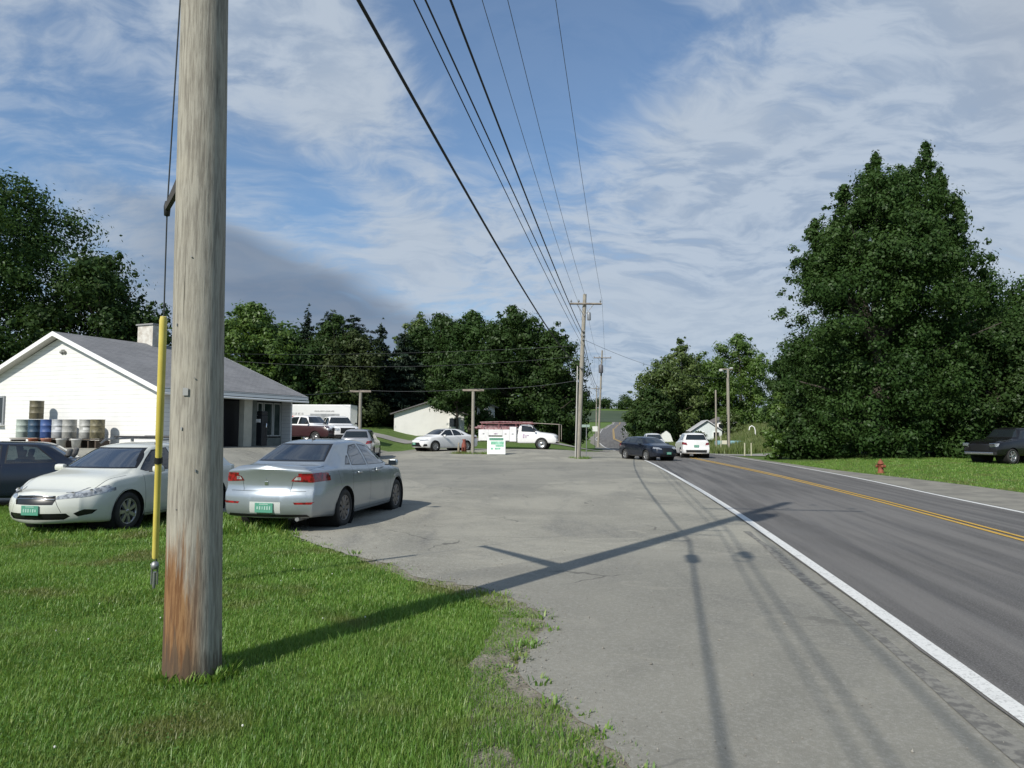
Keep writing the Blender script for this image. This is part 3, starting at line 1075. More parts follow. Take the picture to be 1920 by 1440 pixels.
q.tube([local(gw, mid - n_ * .03), local(gw, mid + n_ * .03)], .038, n=12)
q.build('band', M_['black'], gw)
q = MB()
q.tube([local(gw, anch + Vector((-.01, .01, -.08))), local(gw, anch.lerp(tip, .055))], .016, n=8)
q.lathe([(.012, -.02), (.035, -.01), (.04, .02), (.03, .05), (.012, .06)], n=10, M=Matrix.Translation(local(gw, anch.lerp(tip, .068))))
for s in (-1, 1):
    q.tube([local(gw, anch.lerp(tip, .02) + Vector((s * .03, 0, 0))), local(gw, anch.lerp(tip, .075) + Vector((s * .028, 0, 0)))], .009, n=6)
q.build('anchor_rod', m_galv, gw)


# second and farther poles
def far_pole(base, top, r0, label, arm_z, arm_l, arm_r, extra=True):
    root = pole('utility_pole', base, top, r0, r0 * .62, m_pole_far, label, 'utility poles along the road', nseg=10, nn=16)
    H_ = top[2] - base[2]
    ax = lambda z: base[0] + (top[0] - base[0]) * (z - base[2]) / H_
    q = MB()
    q.tube([local(root, (ax(arm_z) - arm_l, base[1] - .22, arm_z)), local(root, (ax(arm_z) + arm_r, base[1] - .22, arm_z))], .062, n=4, smooth=False)
    q.build('crossarm', m_arm, root)
    q = MB()
    for s, L in ((-1, arm_l), (1, arm_r)):
        q.tube([local(root, (ax(arm_z) + s * L * .55, base[1] - .2, arm_z)), local(root, (ax(arm_z - .7), base[1] - .17, arm_z - .7))], .02, n=4)
    q.build('brace', m_galv, root)
    for x in (-arm_l + .07, -.35, arm_r - .07):
        insulator(root, (ax(arm_z) + x, base[1] - .22, arm_z + .05), h=.22, r=.06)
    return root, ax


p2, ax2 = far_pole(P2, (4.22, 42.3, 9.62), .165, 'leaning wooden utility pole with a crossarm, second along the road', 9.02, .86, .98)
q = MB()
q.lathe([(.001, 0), (.10, .01), (.11, .05), (.11, .42), (.08, .48), (.001, .5)], n=14, M=Matrix.Translation(local(p2, (ax2(8.3) + .28, 42.1, 8.05))))
q.build('cutout', m_ins, p2)
for z in (5.28, 6.93, 7.18, 7.43):
    q = MB()
    q.box(local(p2, (ax2(z) + .02, 42.12, z)), (.14, .22, .10), bev=.02)
    q.build('bracket', m_galv, p2)
q = MB()
q.tube([local(p2, (3.66, 42.1, P2[2] - .1)), local(p2, (3.78, 42.1, 5.4))], .035, n=8)
q.build('conduit', MAT('grey conduit', (.42, .41, .38), rough=.6), p2)
p3o, ax3 = far_pole(P3, (11.75, 95.0, 12.2), .16, 'thin far utility pole carrying a dark transformer, third along the road', 11.2, 1.1, 1.2)
q = MB()
q.lathe([(.001, 0), (.28, .02), (.30, .1), (.30, .95), (.2, 1.1), (.001, 1.12)], n=14, M=Matrix.Translation(local(p3o, (ax3(9.5) - .1, 94.6, 9.2))))
q.build('transformer', MAT('dark transformer', (.10, .10, .11), rough=.5), p3o)
p4o, ax4 = far_pole(P4, (17.4, 150.0, P4[2] + 10.6), .15, 'farthest thin utility pole beside the climbing road', P4[2] + 10.0, 1.1, 1.1)

# service wires
sw = MB()
sw.tube(span((ax2(6.0), 42.2, 6.0), (-17.2, 44.0, 5.75), .5, 24), .007, n=5)
tag(sw.build('service_wire', M_['wire_grey'], None, recalc=False), 'thin service wire from the second pole across to the grey roof ridge', 'wire')
sw = MB()
sw.tube(span((ax2(6.6), 42.2, 6.6), (-46, 66.0, 9.6), .9, 24), .007, n=5)
tag(sw.build('service_wire', M_['wire_grey'], None, recalc=False), 'thin wire crossing in front of the dark trees from the second pole', 'wire')
sw = MB()
sw.tube(span((ax2(7.0), 42.4, 7.0), (20.8, 70, T(20.8, 70) + 7.2), .7, 20), .010, n=5)
tag(sw.build('service_wire', M_['wire_grey'], None, recalc=False), 'thin wire crossing high over the road to the twin bare poles', 'wire')

# two T shaped poles in the lot with a light wire between them
TP = []
for x, y, lab in ((-9.45, 45.6, 'pale T-shaped wooden post rising behind the small red and silver car'), (-2.38, 45.0, 'pale T-shaped wooden post between the white sedan and the sandwich board')):
    z = T(x, y)
    r_ = empty('t_post', (x, y, z), 0, lab, 'post', 'T-shaped posts in the lot')
    q = MB()
    q.tube([(0, 0, -.2), (0, 0, 3.85)], [.11, .095], n=12)
    q.build('post', m_pole_far, r_)
    q = MB()
    q.box((0, -.02, 3.92), (1.32, .13, .12), bev=.015)
    q.build('crossbar', m_arm, r_)
    TP.append(Vector((x, y, z + 4.0)))
sw = MB()
sw.tube(span(TP[0], TP[1], .12, 12)[:-1] + span(TP[1], (ax2(4.6), 42.3, 4.6), .15, 12), .011, n=5)
sw.tube(span(TP[0], (-13.1, 41.0, 3.55), .1, 8), .011, n=5)
tag(sw.build('string_wire', M_['wire_grey'], None, recalc=False), 'thin wire strung between the two T-shaped posts in the lot', 'wire')


# ------------------------------------------------------------ buildings
def siding(name, c, pitch=.115, dark=.75, rough=.6):
    m = bpy.data.materials.new(name)
    m.use_nodes = True
    N = NT(m.node_tree)
    co = N.n('ShaderNodeTexCoord').outputs['Object']
    z = N.n('ShaderNodeSeparateXYZ', {0: co}).outputs[2]
    fr = N.m('FRACT', N.m('DIVIDE', z, pitch))
    line = N.ss(fr, .16, .0)
    a = N.mix(N.ss(N.noise(co, 1.2, 5, .6), .4, .7), c, tuple(v * .93 for v in c))
    a = N.mix(N.m('MULTIPLY', line, 1 - dark), a, (c[0] * .4, c[1] * .4, c[2] * .42))
    bmp = N.n('ShaderNodeBump', {'Height': fr, 'Strength': .35, 'Distance': .02})
    p = N.n('ShaderNodeBsdfPrincipled', {'Base Color': a, 'Roughness': rough, 'Normal': bmp.outputs[0]})
    N.n('ShaderNodeOutputMaterial', {'Surface': p.outputs[0]})
    return m


def shingles(name, c1, c2):
    m = bpy.data.materials.new(name)
    m.use_nodes = True
    N = NT(m.node_tree)
    co = N.n('ShaderNodeTexCoord').outputs['Object']
    br = N.n('ShaderNodeTexBrick', {'Vector': co, 'Color1': c1, 'Color2': c2, 'Mortar': tuple(v * .55 for v in c1)})
    br.inputs['Scale'].default_value = 1.0
    br.inputs['Brick Width'].default_value = .33
    br.inputs['Row Height'].default_value = .14
    br.inputs['Mortar Size'].default_value = .008
    a = N.mix(N.m('MULTIPLY', N.ss(N.noise(co, .8, 5, .6), .4, .7), .35), br.outputs[0], tuple(v * 1.3 for v in c2))
    p = N.n('ShaderNodeBsdfPrincipled', {'Base Color': a, 'Roughness': .95})
    N.n('ShaderNodeOutputMaterial', {'Surface': p.outputs[0]})
    return m


m_siding = siding('white clapboard', (.74, .74, .715), pitch=.20, dark=.35)
m_trimw = MAT('white trim', (.78, .78, .76), rough=.5)
m_soffit = MAT('painted soffit', (.50, .49, .44), rough=.7)
m_roof = shingles('grey shingles', (.155, .158, .165), (.20, .20, .205))
m_cream = MAT('cream column paint', (.46, .44, .36), (.40, .38, .31), scale=2, rough=.7)
m_conc = MAT('porch concrete', (.33, .32, .29), (.42, .40, .37), scale=2, rough=.9)

# local frame: origin at the near corner, +X along the long side (away), +Y along the gable wall (to the left)
CORN = Vector((-15.45, 32.0, .72))
LD = Vector((.41, .912, 0)).normalized()
BR = math.atan2(LD.y, LD.x)
bld = empty('store_building', CORN, BR, 'low white clapboard store with a grey gable roof and a covered porch', 'building')
WD, LN, EZ = 13.4, 8.9, 2.72      # width, length, eave height
RZ = EZ + 2.62                    # ridge height
OV = .42
PR = 1.0                          # porch recess depth


# gable wall facing the road
def wall_poly(name, pts, mat, parent, th=.12, nrm=(1, 0, 0)):
    q = MB()
    n = len(pts)
    a = [Vector(p) for p in pts]
    b = [p + Vector(nrm) * th for p in a]
    q.add(a + b, [list(range(n)), list(range(n, 2 * n))[::-1]] + [(i, n + i, n + (i + 1) % n, (i + 1) % n) for i in range(n)])
    return q.build(name, mat, parent)


wall_poly('gable_wall', [(0, 0, -.3), (0, WD, -.3), (0, WD, EZ), (0, WD / 2, RZ - .12), (0, 0, EZ)], m_siding, bld)
wall_poly('back_wall', [(LN, 0.3, -.3), (LN, WD, -.3), (LN, WD, EZ), (LN, WD / 2, RZ - .12), (LN, 0.3, EZ)], m_siding, bld, nrm=(-1, 0, 0))
q = MB()
q.box((LN / 2, WD - .06, EZ / 2 - .15), (LN - .26, .12, EZ + .3))
q.build('side_wall', m_siding, bld)
# right side: first 1.9 m solid grey wall, then recessed shop front under the eave
q = MB()
q.box((1.06, .06, EZ / 2 - .15), (1.86, .12, EZ + .3))
q.build('porch_end_wall', m_siding, bld)
q = MB()
q.box((1.97, PR / 2, EZ / 2 - .15), (.12, PR, EZ + .3))
q.build('porch_return_wall', m_siding, bld)
q = MB()
for x0, x1 in ((2.05, 4.2), (5.7, 6.9), (8.75, 8.9)):
    q.box(((x0 + x1) / 2, PR, EZ / 2), (x1 - x0, .14, EZ))
q.box((7.83, PR, .22), (1.84, .12, .44))
q.box((6.5, PR + .003, EZ - .16), (4.5, .12, .32))
q.build('shopfront_wall', MAT('grey green shop wall', (.20, .22, .20), (.15, .17, .155), scale=2, rough=.8), bld)
for x0, x1 in ((6.92, 7.35), (7.40, 8.10), (8.15, 8.74)):
    w_ = empty('shop_window', (0, 0, 0))
    w_.parent = bld
    q = MB()
    q.box(((x0 + x1) / 2, PR + .02, 1.42), (x1 - x0 - .1, .03, 1.70))
    q.build('pane', M_['shop_glass'], w_)
    q = MB()
    for x in (x0 + .03, x1 - .03):
        q.box((x, PR - .02, 1.42), (.06, .10, 1.80))
    for z in (.55, 2.29):
        q.box(((x0 + x1) / 2, PR - .02, z), (x1 - x0 - .12, .10, .06))
    q.build('frame', MAT('pale window frame', (.45, .47, .45), rough=.5), w_)
q = MB()
q.box((4.95, PR - .01, 1.15), (1.44, .08, 2.38), bev=.01)
dr = q.build('door', MAT('dark door', (.012, .012, .014), rough=.4), bld)
q = MB()
q.box((4.4, PR - .09, 1.05), (.04, .05, .16), bev=.01)
q.build('handle', M_['chrome'], dr)
for x in (5.35,):
    q = MB()
    q.box((x, .20, EZ / 2 - .05), (.55, .34, EZ - .14), bev=.01)
    q.build('porch_column', m_cream, bld)
q = MB()
q.box((5.5, .5, -.12), (7.0, 1.5, .26), bev=.02)
q.build('porch_floor', m_conc, bld)

# roof: two slabs plus fascia, rake boards and soffits
sl = math.atan2(RZ - EZ, WD / 2)
ln_ = math.hypot(RZ - EZ, WD / 2)
for side in (0, 1):
    dy, dz = -math.cos(sl), -math.sin(sl)      # down-slope for the right side
    if side:
        dy = -dy
    nrm_ = Vector((0, -math.sin(sl) if not side else math.sin(sl), math.cos(sl)))
    top0 = Vector((-OV, WD / 2, RZ + .02))
    LL = ln_ + OV / math.cos(sl)
    down = Vector((0, dy, dz))
    V = [top0, top0 + Vector((LN + 2 * OV, 0, 0)), top0 + Vector((LN + 2 * OV, 0, 0)) + down * LL, top0 + down * LL]
    q = MB()
    q.add([v for v in V] + [v + nrm_ * .09 for v in V], [(0, 3, 2, 1), (4, 5, 6, 7), (0, 1, 5, 4), (1, 2, 6, 5), (2, 3, 7, 6), (3, 0, 4, 7)])
    o = q.build('roof_slope', m_roof, bld)
    # rake boards on both gables
    for xo in (-OV - .03, LN + OV + .005):
        q = MB()
        A, B = Vector((xo, WD / 2, RZ + .115)), Vector((xo, WD / 2, RZ + .115)) + down * LL
        q.add([A, B, B - Vector((0, 0, .21)), A - Vector((0, 0, .21)), A + Vector((.026, 0, 0)), B + Vector((.026, 0, 0)), B - Vector((-.026, 0, .21)), A - Vector((-.026, 0, .21))],
              [(0, 1, 2, 3), (7, 6, 5, 4), (0, 4, 5, 1), (1, 5, 6, 2), (2, 6, 7, 3), (3, 7, 4, 0)])
        q.build('rake_board', m_trimw, bld)
    # sloping soffit strip under the gable overhang
    q = MB()
    A = Vector((-OV, WD / 2, RZ - .035))
    V = [A, A + Vector((OV - .01, 0, 0)), A + Vector((OV - .01, 0, 0)) + down * LL, A + down * LL]
    q.add(V + [v - nrm_ * .03 for v in V], [(0, 1, 2, 3), (7, 6, 5, 4), (0, 4, 5, 1), (1, 5, 6, 2), (2, 6, 7, 3), (3, 7, 4, 0)])
    q.build('rake_soffit', m_soffit, bld)
    q = MB()
    ye = -OV if not side else WD + OV
    ze = EZ + .02 - OV * math.tan(sl)
    q.box((LN / 2, ye, ze + .02), (LN + 2 * OV - .08, .045, .20))
    q.build('eave_fascia', m_trimw, bld)
q = MB()
q.box((5.45, .35, EZ - .02), (6.8, 1.5, .05))
q.build('porch_ceiling', MAT('dark porch ceiling', (.10, .10, .09), rough=.9), bld)
q = MB()
q.tube([(-OV + .05, -OV - .06, EZ - .30), (LN + OV - .05, -OV - .06, EZ - .33)], .055, n=8)
q.build('gutter', m_trimw, bld)
q = MB()
q.box((5.1, WD / 2 + .1, RZ + .35), (.85, 1.15, 1.5), bev=.01)
ch_ = q.build('chimney', MAT('pale chimney blocks', (.42, .38, .33), (.60, .58, .53), scale=3, rough=.9), bld)
q = MB()
q.box((5.1, WD / 2 + .1, RZ + 1.13), (1.0, 1.3, .08), bev=.01)
q.build('cap', MAT('grey chimney cap', (.25, .25, .25), rough=.9), ch_)
# floodlight under the peak, vent window at the left
q = MB()
q.box((-.06, WD / 2 - .25, RZ - .80), (.06, .16, .14), bev=.01)
fl_ = q.build('floodlight', MAT('lamp housing', (.16, .16, .15), rough=.6), bld)
for s in (-.16, .16):
    q = MB()
    q.lathe([(.001, 0), (.05, .01), (.10, .16), (.085, .17), (.001, .165)], n=14, M=Matrix.Translation((-.12, WD / 2 - .25 + s, RZ - .82)) @ Matrix.Rotation(math.radians(115), 4, 'Y') @ Matrix.Rotation(s * 3, 4, 'X'))
    q.build('lamp_head', MAT('grey lamp shell', (.22, .22, .21), rough=.5), fl_)
w_ = empty('window', (0, 0, 0))
w_.parent = bld
q = MB()
q.box((-.02, 11.5, 1.75), (.03, 1.45, 1.25))
q.build('pane', M_['glass_dark'], w_)
q = MB()
for y in (10.73, 12.27):
    q.box((-.045, y, 1.75), (.07, .09, 1.43))
for z in (1.08, 2.42):
    q.box((-.045, 11.5, z), (.07, 1.40, .09))
q.build('frame', MAT('grey window frame', (.25, .26, .27), rough=.5), w_)
q = MB()
q.box((-.12, 11.5, 1.0), (.22, 1.7, .06), bev=.01)
q.build('sill', m_trimw, w_)


def bl(x, y, z):                     # building-local point to the world
    return CORN + LD * x + Vector((-LD.y, LD.x, 0)) * y + Vector((0, 0, z))


# drums against the gable wall
def drum(y, x, z, c, c2, label, h=.86, r=.29, lid=None, pale=None):
    p = bl(x, y, z)
    root = empty('drum', p, random.Random(y).uniform(0, 6), label, 'drum', 'drums against the white wall')
    q = MB()
    prof = [(.001, .01), (r * .96, .01), (r, .03), (r, .27), (r + .013, .285), (r, .30), (r, .56), (r + .013, .575), (r, .59), (r, h - .03), (r + .01, h - .015), (r + .01, h), (r - .015, h), (r - .02, h - .02)]
    q.lathe(prof, n=28)
    q.build('barrel', MAT('drum paint', c, c2, scale=5, rough=.55, contrast=(.45, .62)), root)
    q = MB()
    q.lathe([(.001, h - .018), (r - .022, h - .018)], n=28)
    q.lathe([(.001, h), (.03, h), (.03, h - .02)], n=10, M=Matrix.Translation((r * .6, 0, 0)))
    q.build('lid', MAT('drum lid', lid or c, rough=.6), root)
    if pale:
        q = MB()
        a0 = -BR
        q.lathe([(r + .003, .38), (r + .003, .50)], n=10, a0=-.5, a1=.5)
        o = q.build('paper_label', MAT('paper label', pale, rough=.8), root)
        root.rotation_euler = (0, 0, math.atan2(-p.y, -p.x))


PB = .42     # the drums stand on a low timber platform
drum(8.0, -.75, PB, (.36, .42, .37), (.28, .33, .30), 'pale green plastic drum, leftmost in the row by the wall')
drum(7.14, -.75, PB, (.03, .07, .12), (.02, .045, .08), 'dark teal drum under the stacked brown drum')
drum(7.14, -.72, PB + .87, (.13, .115, .065), (.09, .08, .05), 'rusty brown drum stacked on top of another drum')
drum(6.25, -.75, PB, (.035, .075, .22), (.05, .10, .26), 'bright blue drum beside the white-labelled drum', pale=None)
drum(5.45, -.75, PB, (.42, .44, .46), (.32, .33, .33), 'white drum with a pale label, right of the blue drum', pale=(.7, .7, .72))
drum(4.77, -.72, PB, (.33, .33, .31), (.25, .25, .23), 'grey drum at the right end of the left row')
drum(3.58, -.75, PB, (.40, .40, .38), (.29, .29, .27), 'white drum with a label, left of the olive drum', pale=(.72, .72, .70))
drum(2.86, -.75, PB, (.17, .15, .085), (.10, .09, .055), 'olive brown drum, rightmost by the wall')
for y0, y1, lab in ((4.4, 8.4, 'long low timber platform carrying the left row of drums'), (2.45, 4.0, 'short low timber platform carrying the two right drums')):
    p = bl(-.75, (y0 + y1) / 2, 0)
    rt = empty('platform', p, BR + math.pi / 2, lab, 'platform', 'timber platforms under the drums')
    q = MB()
    for k in range(6):
        q.box((0, -.32 + k * .128, PB - .03), (y1 - y0, .11, .035))
    q.build('deck', MAT('old deck boards', (.13, .105, .075), (.07, .055, .04), scale=3, rough=.95), rt)
    mbw = MAT('dark bearer wood', (.06, .045, .035), rough=.95)
    for x in np.linspace(-(y1 - y0) / 2 + .06, (y1 - y0) / 2 - .06, 4):
        q = MB()
        q.box((x, 0, (PB - .05) / 2 - .1), (.09, .66, PB + .10))
        q.build('bearer', mbw, rt)
for y, x, c, lab in ((6.3, -1.35, (.30, .10, .05), 'terracotta tub in front of the blue drum'), (5.4, -1.35, (.42, .18, .12), 'pink terracotta tub in front of the white drum'), (3.3, -1.4, (.6, .6, .58), 'white bucket in front of the olive drum'), (4.3, -1.4, (.55, .55, .52), 'white bucket between the two rows of drums')):
    q = MB()
    q.lathe([(.001, .0), (.15, .0), (.20, .36), (.22, .37), (.22, .42), (.19, .42), (.17, .1), (.001, .1)], n=20, M=Matrix.Translation(bl(x, y, 0)))
    tag(q.build('tub' if c[0] < .5 else 'bucket', MAT('tub', c, tuple(v * .8 for v in c), rough=.8)), lab, 'tub' if c[0] < .5 else 'bucket')

# fuel pump beside the cream column
pp = bl(6.35, .05, -.02)
pr_ = empty('fuel_pump', pp, BR, 'dark old fuel pump with pale nozzle beside the cream porch column', 'fuel pump')
q = MB()
q.box((0, 0, .85), (.42, .38, 1.55), bev=.04)
q.build('cabinet', MAT('black pump paint', (.015, .017, .02), rough=.4), pr_)
q = MB()
q.box((0, 0, 1.74), (.42, .36, .22), bev=.04)
q.build('head', M_['black'], pr_)
q = MB()
q.box((-.27, 0, 1.35), (.03, .28, .18), bev=.008)
q.build('dial', m_trimw, pr_)
q = MB()
q.tube([(-.1, -.24, 1.2), (-.1, -.34, 1.25), (-.1, -.40, 1.18), (-.1, -.38, 1.0)], .025, n=8)
q.build('nozzle', M_['chrome'], pr_)
q = MB()
q.tube([(.1, -.24, 1.3), (.1, -.42, 1.0), (.05, -.44, .5), (-.02, -.36, .35), (-.08, -.35, .7), (-.1, -.36, 1.0)], .018, n=8)
q.build('hose', M_['black'], pr_)
# dark waste bin near the shop door
p = bl(2.6, -.5, -.02)
q = MB()
q.lathe([(.001, 0), (.24, 0), (.28, .7), (.29, .72), (.26, .80), (.12, .88), (.001, .90)], n=20, M=Matrix.Translation(p))
tag(q.build('waste_bin', M_['black']), 'dark round waste bin beside the shop porch behind the near pole', 'waste bin')


def house(name, loc, rz, w, d, ez, rz_, wall, roof, label, windows, cat='house', chimney=False, dormer=False):
    """gable end faces local -Y"""
    h = empty(name, loc, rz, label, cat)
    q = MB()
    a = [(-w / 2, 0, -1), (w / 2, 0, -1), (w / 2, 0, ez), (0, 0, rz_), (-w / 2, 0, ez)]
    b = [(x, d, z) for x, _, z in a]
    q.add(a + b, [list(range(5)), list(range(5, 10))[::-1], (0, 5, 6, 1), (1, 6, 7, 2), (4, 9, 5, 0)])
    q.build('walls', wall, h)
    s = math.atan2(rz_ - ez, w / 2)
    for sg in (-1, 1):
        e = Vector((sg * (w / 2 + .35), 0, ez - .35 * math.tan(s) + .03))
        t = Vector((0, 0, rz_ + .03))
        n_ = Vector((sg * math.sin(s), 0, math.cos(s))) * .1
        V = [e + Vector((0, -.35, 0)), t + Vector((0, -.35, 0)), t + Vector((0, d + .35, 0)), e + Vector((0, d + .35, 0))]
        q = MB()
        q.add(V + [v + n_ for v in V], [(0, 1, 2, 3), (7, 6, 5, 4), (0, 4, 5, 1), (1, 5, 6, 2), (2, 6, 7, 3), (3, 7, 4, 0)])
        q.build('roof_slope', roof, h)
    for x, z, ww, hh in windows:
        wn = empty('window', (0, 0, 0))
        wn.parent = h
        q = MB()
        q.box((x, -.03, z), (ww, .04, hh))
        q.build('pane', M_['glass_dark'], wn)
        q = MB()
        for k in (-1, 1):
            q.box((x + k * (ww / 2 + .04), -.05, z), (.08, .10, hh + .16))
            q.box((x, -.05, z + k * (hh / 2 + .04)), (ww, .10, .08))
        q.build('frame', m_trimw, wn)
    if chimney:
        q = MB()
        q.box((w * .18, d * .5, rz_ + .3), (.7, .7, 1.8))
        q.build('chimney', MAT('brick chimney', (.25, .10, .07), (.18, .08, .06), scale=8, rough=.9), h)
    return h


m_white_wall = siding('white house boards', (.78, .77, .74))
m_blue_wall = siding('pale blue house boards', (.62, .68, .68))
m_tanroof = shingles('brown grey shingles', (.12, .11, .11), (.16, .15, .15))
house('white_house', (-7.8, 69.3, T(-7.8, 69.3) + .1), .10, 6.6, 5, 1.9, 3.0, m_white_wall, m_tanroof, 'low white house glimpsed beneath the dark maples behind the white sedan', [(2.3, 1.1, .8, .8)])
house('white_annexe', (-2.5, 70.5, T(-2.5, 70.5) + .6), .05, 1.7, 3, 1.9, 2.2, m_white_wall, m_tanroof, 'small white shed with dark window slits right of the tall T post', [(0, 1.5, 1.1, .2)], cat='shed')
zf = T(28, 104)
house('pale_blue_house', (26.4, 99, T(26.4, 99)), -.15, 3.9, 6, 2.0, 3.3, m_blue_wall, MAT('white metal roof', (.50, .51, .53), rough=.5), 'small pale blue house with a light roof beyond the bare poles', [(-.8, 1.3, .7, .9), (1.2, 1.3, .7, .9)])
house('garage_wing', (29.2, 100.5, T(29.2, 100.5)), -.1, 2.8, 6, 1.9, 2.6, m_white_wall, m_tanroof, 'white garage with a dark roof right of the pale blue house', [(0, 1.1, 1.6, 1.2)], cat='garage')

# board fence panel at the far left lawn
fr_ = empty('board_fence', (-16.0, 74.0, T(-16, 74)), .08, 'greyish board fence at the edge of the far lawn', 'fence')
q = MB()
for k in range(22):
    q.box((-1.65 + k * .157, 0, .75), (.14, .03, 1.5))
q.build('boards', MAT('weathered boards', (.22, .22, .18), (.15, .15, .12), scale=4, rough=.9), fr_)
for k in range(4):
    q = MB()
    q.box((-1.65 + k * 1.1, .08, .75), (.1, .1, 1.6))
    q.build('post', m_arm, fr_)

# ------------------------------------------------------------ vehicles
def curve(tabl, xs, sg):
    x = [a for a, b in tabl]
    y = [b for a, b in tabl]
    g = np.linspace(x[0] - .5, x[-1] + .5, 1200)
    v = np.interp(g, x, y)
    st = g[1] - g[0]
    k = int(3 * sg / st)
    if k > 0:
        w = np.exp(-.5 * (np.arange(-k, k + 1) * st / sg) ** 2)
        w /= w.sum()
        v = np.convolve(np.pad(v, k, mode='edge'), w, 'valid')
    return np.interp(xs, g, v)


def car_shell(sp, nst=96, nf=10):
    """lofted body: x from 0 (tail) to L (nose)"""
    L = sp['L']
    xs = np.linspace(0, L, nst)
    zt = curve(sp['top'], xs, sp.get('sg', .05))
    zs = curve(sp['belt'], xs, .09)
    hw = curve(sp['plan'], xs, .07)
    zb = curve(sp['bottom'], xs, .06)
    wrc = sp['roofw']
    low = [(0, 0), (.45, 0), (.82, 0), (.93, .012), (.968, .05)]
    rows = []

    def section(i):
        w, s, b = hw[i], zs[i], zb[i]
        t = max(zt[i], s + .012)
        pts = [(w * a, b + z) for a, z in low]
        for f, k in ((.12, .982), (.25, .992), (.38, 1.0), (.48, 1.0), (.58, .998), (.68, .993), (.78, .985), (.87, .972), (.94, .958), (.98, .945)):
            z0 = b + .05
            pts.append((w * k, z0 + (s - z0) * f))
        pts.append((w * .925, s))
        hg = t - s
        f = min(1.0, max(0.0, (hg - .10) / .30))
        wr = w * .80 * (1 - f) + wrc * f * (w / max(hw))
        e = min(.085, .62 * hg)
        zu = s + (hg - e)
        for f2 in (.12, .28, .45, .62, .80, 1.0):
            bow = .018 * math.sin(math.pi * f2) * min(1, hg / .4)
            pts.append((w * .925 + (wr - w * .925) * f2 + bow, s + (zu - s) * f2))
        for a in (15, 30, 45, 60, 75, 90):
            a = math.radians(a)
            pts.append((wr * math.cos(a) ** .75 if a < 1.5 else 0.0, zu + e * math.sin(a)))
        return pts
    secs = [section(i) for i in range(nst)]
    br, bf = sp.get('bulge', (.10, .20))

    def fasc(sec, xe, B, sg):
        out = []
        for k in range(nf):
            s = math.sin((k / nf) * math.pi / 2)
            out.append((xe + sg * B * (1 - s * s), [(y * s, z) for y, z in sec]))
        return out
    rr = fasc(secs[0], 0, br, -1)
    ff = fasc(secs[-1], L, bf, 1)[::-1]
    allr = [r for r in rr] + [(xs[i], secs[i]) for i in range(nst)] + [r for r in ff]
    rx, fx = sp.get('rx', [(0, 0), (2, 0)]), sp.get('fx', [(0, 0), (2, 0)])
    m = len(secs[0])
    V, Fq = [], []
    for x, sec in allr:
        kr = 1 - S(x, 0.0, .55)
        kf = S(x, L - .7, L)
        for sgn in (1, -1):
            for y, z in sec:
                xx = x
                if kr > 0:
                    xx += kr * float(np.interp(z, [a for a, b in rx], [b for a, b in rx]))
                if kf > 0:
                    xx -= kf * float(np.interp(z, [a for a, b in fx], [b for a, b in fx]))
                V.append((xx, sgn * y, z))
    R = len(allr)
    for i in range(R - 1):
        for k in range(m - 1):
            a, b = i * 2 * m + k, (i + 1) * 2 * m + k
            Fq.append((a, a + 1, b + 1, b))
            a += m
            b += m
            Fq.append((a, b, b + 1, a + 1))
    bm = bmesh.new()
    vs = [bm.verts.new(v) for v in V]
    for f in Fq:
        try:
            bm.faces.new([vs[k] for k in f])
        except ValueError:
            pass
    bmesh.ops.remove_doubles(bm, verts=bm.verts[:], dist=.0006)
    bmesh.ops.dissolve_degenerate(bm, edges=bm.edges[:], dist=.0004)
    bmesh.ops.recalc_face_normals(bm, faces=bm.faces[:])
    # make sure normals point outwards
    f = max(bm.faces, key=lambda q: q.calc_center_median().z)
    if f.normal.z < 0:
        bmesh.ops.reverse_faces(bm, faces=bm.faces[:])
    bm.normal_update()
    return bm, secs, xs


AX = {'top': (Vector((1, 0, 0)), Vector((0, 1, 0)), Vector((0, 0, -1))), 'left': (Vector((1, 0, 0)), Vector((0, 0, 1)), Vector((0, -1, 0))),
      'right': (Vector((1, 0, 0)), Vector((0, 0, 1)), Vector((0, 1, 0))),
      'front': (Vector((0, 1, 0)), Vector((0, 0, 1)), Vector((-1, 0, 0))),
      'rear': (Vector((0, 1, 0)), Vector((0, 0, 1)), Vector((1, 0, 0)))}


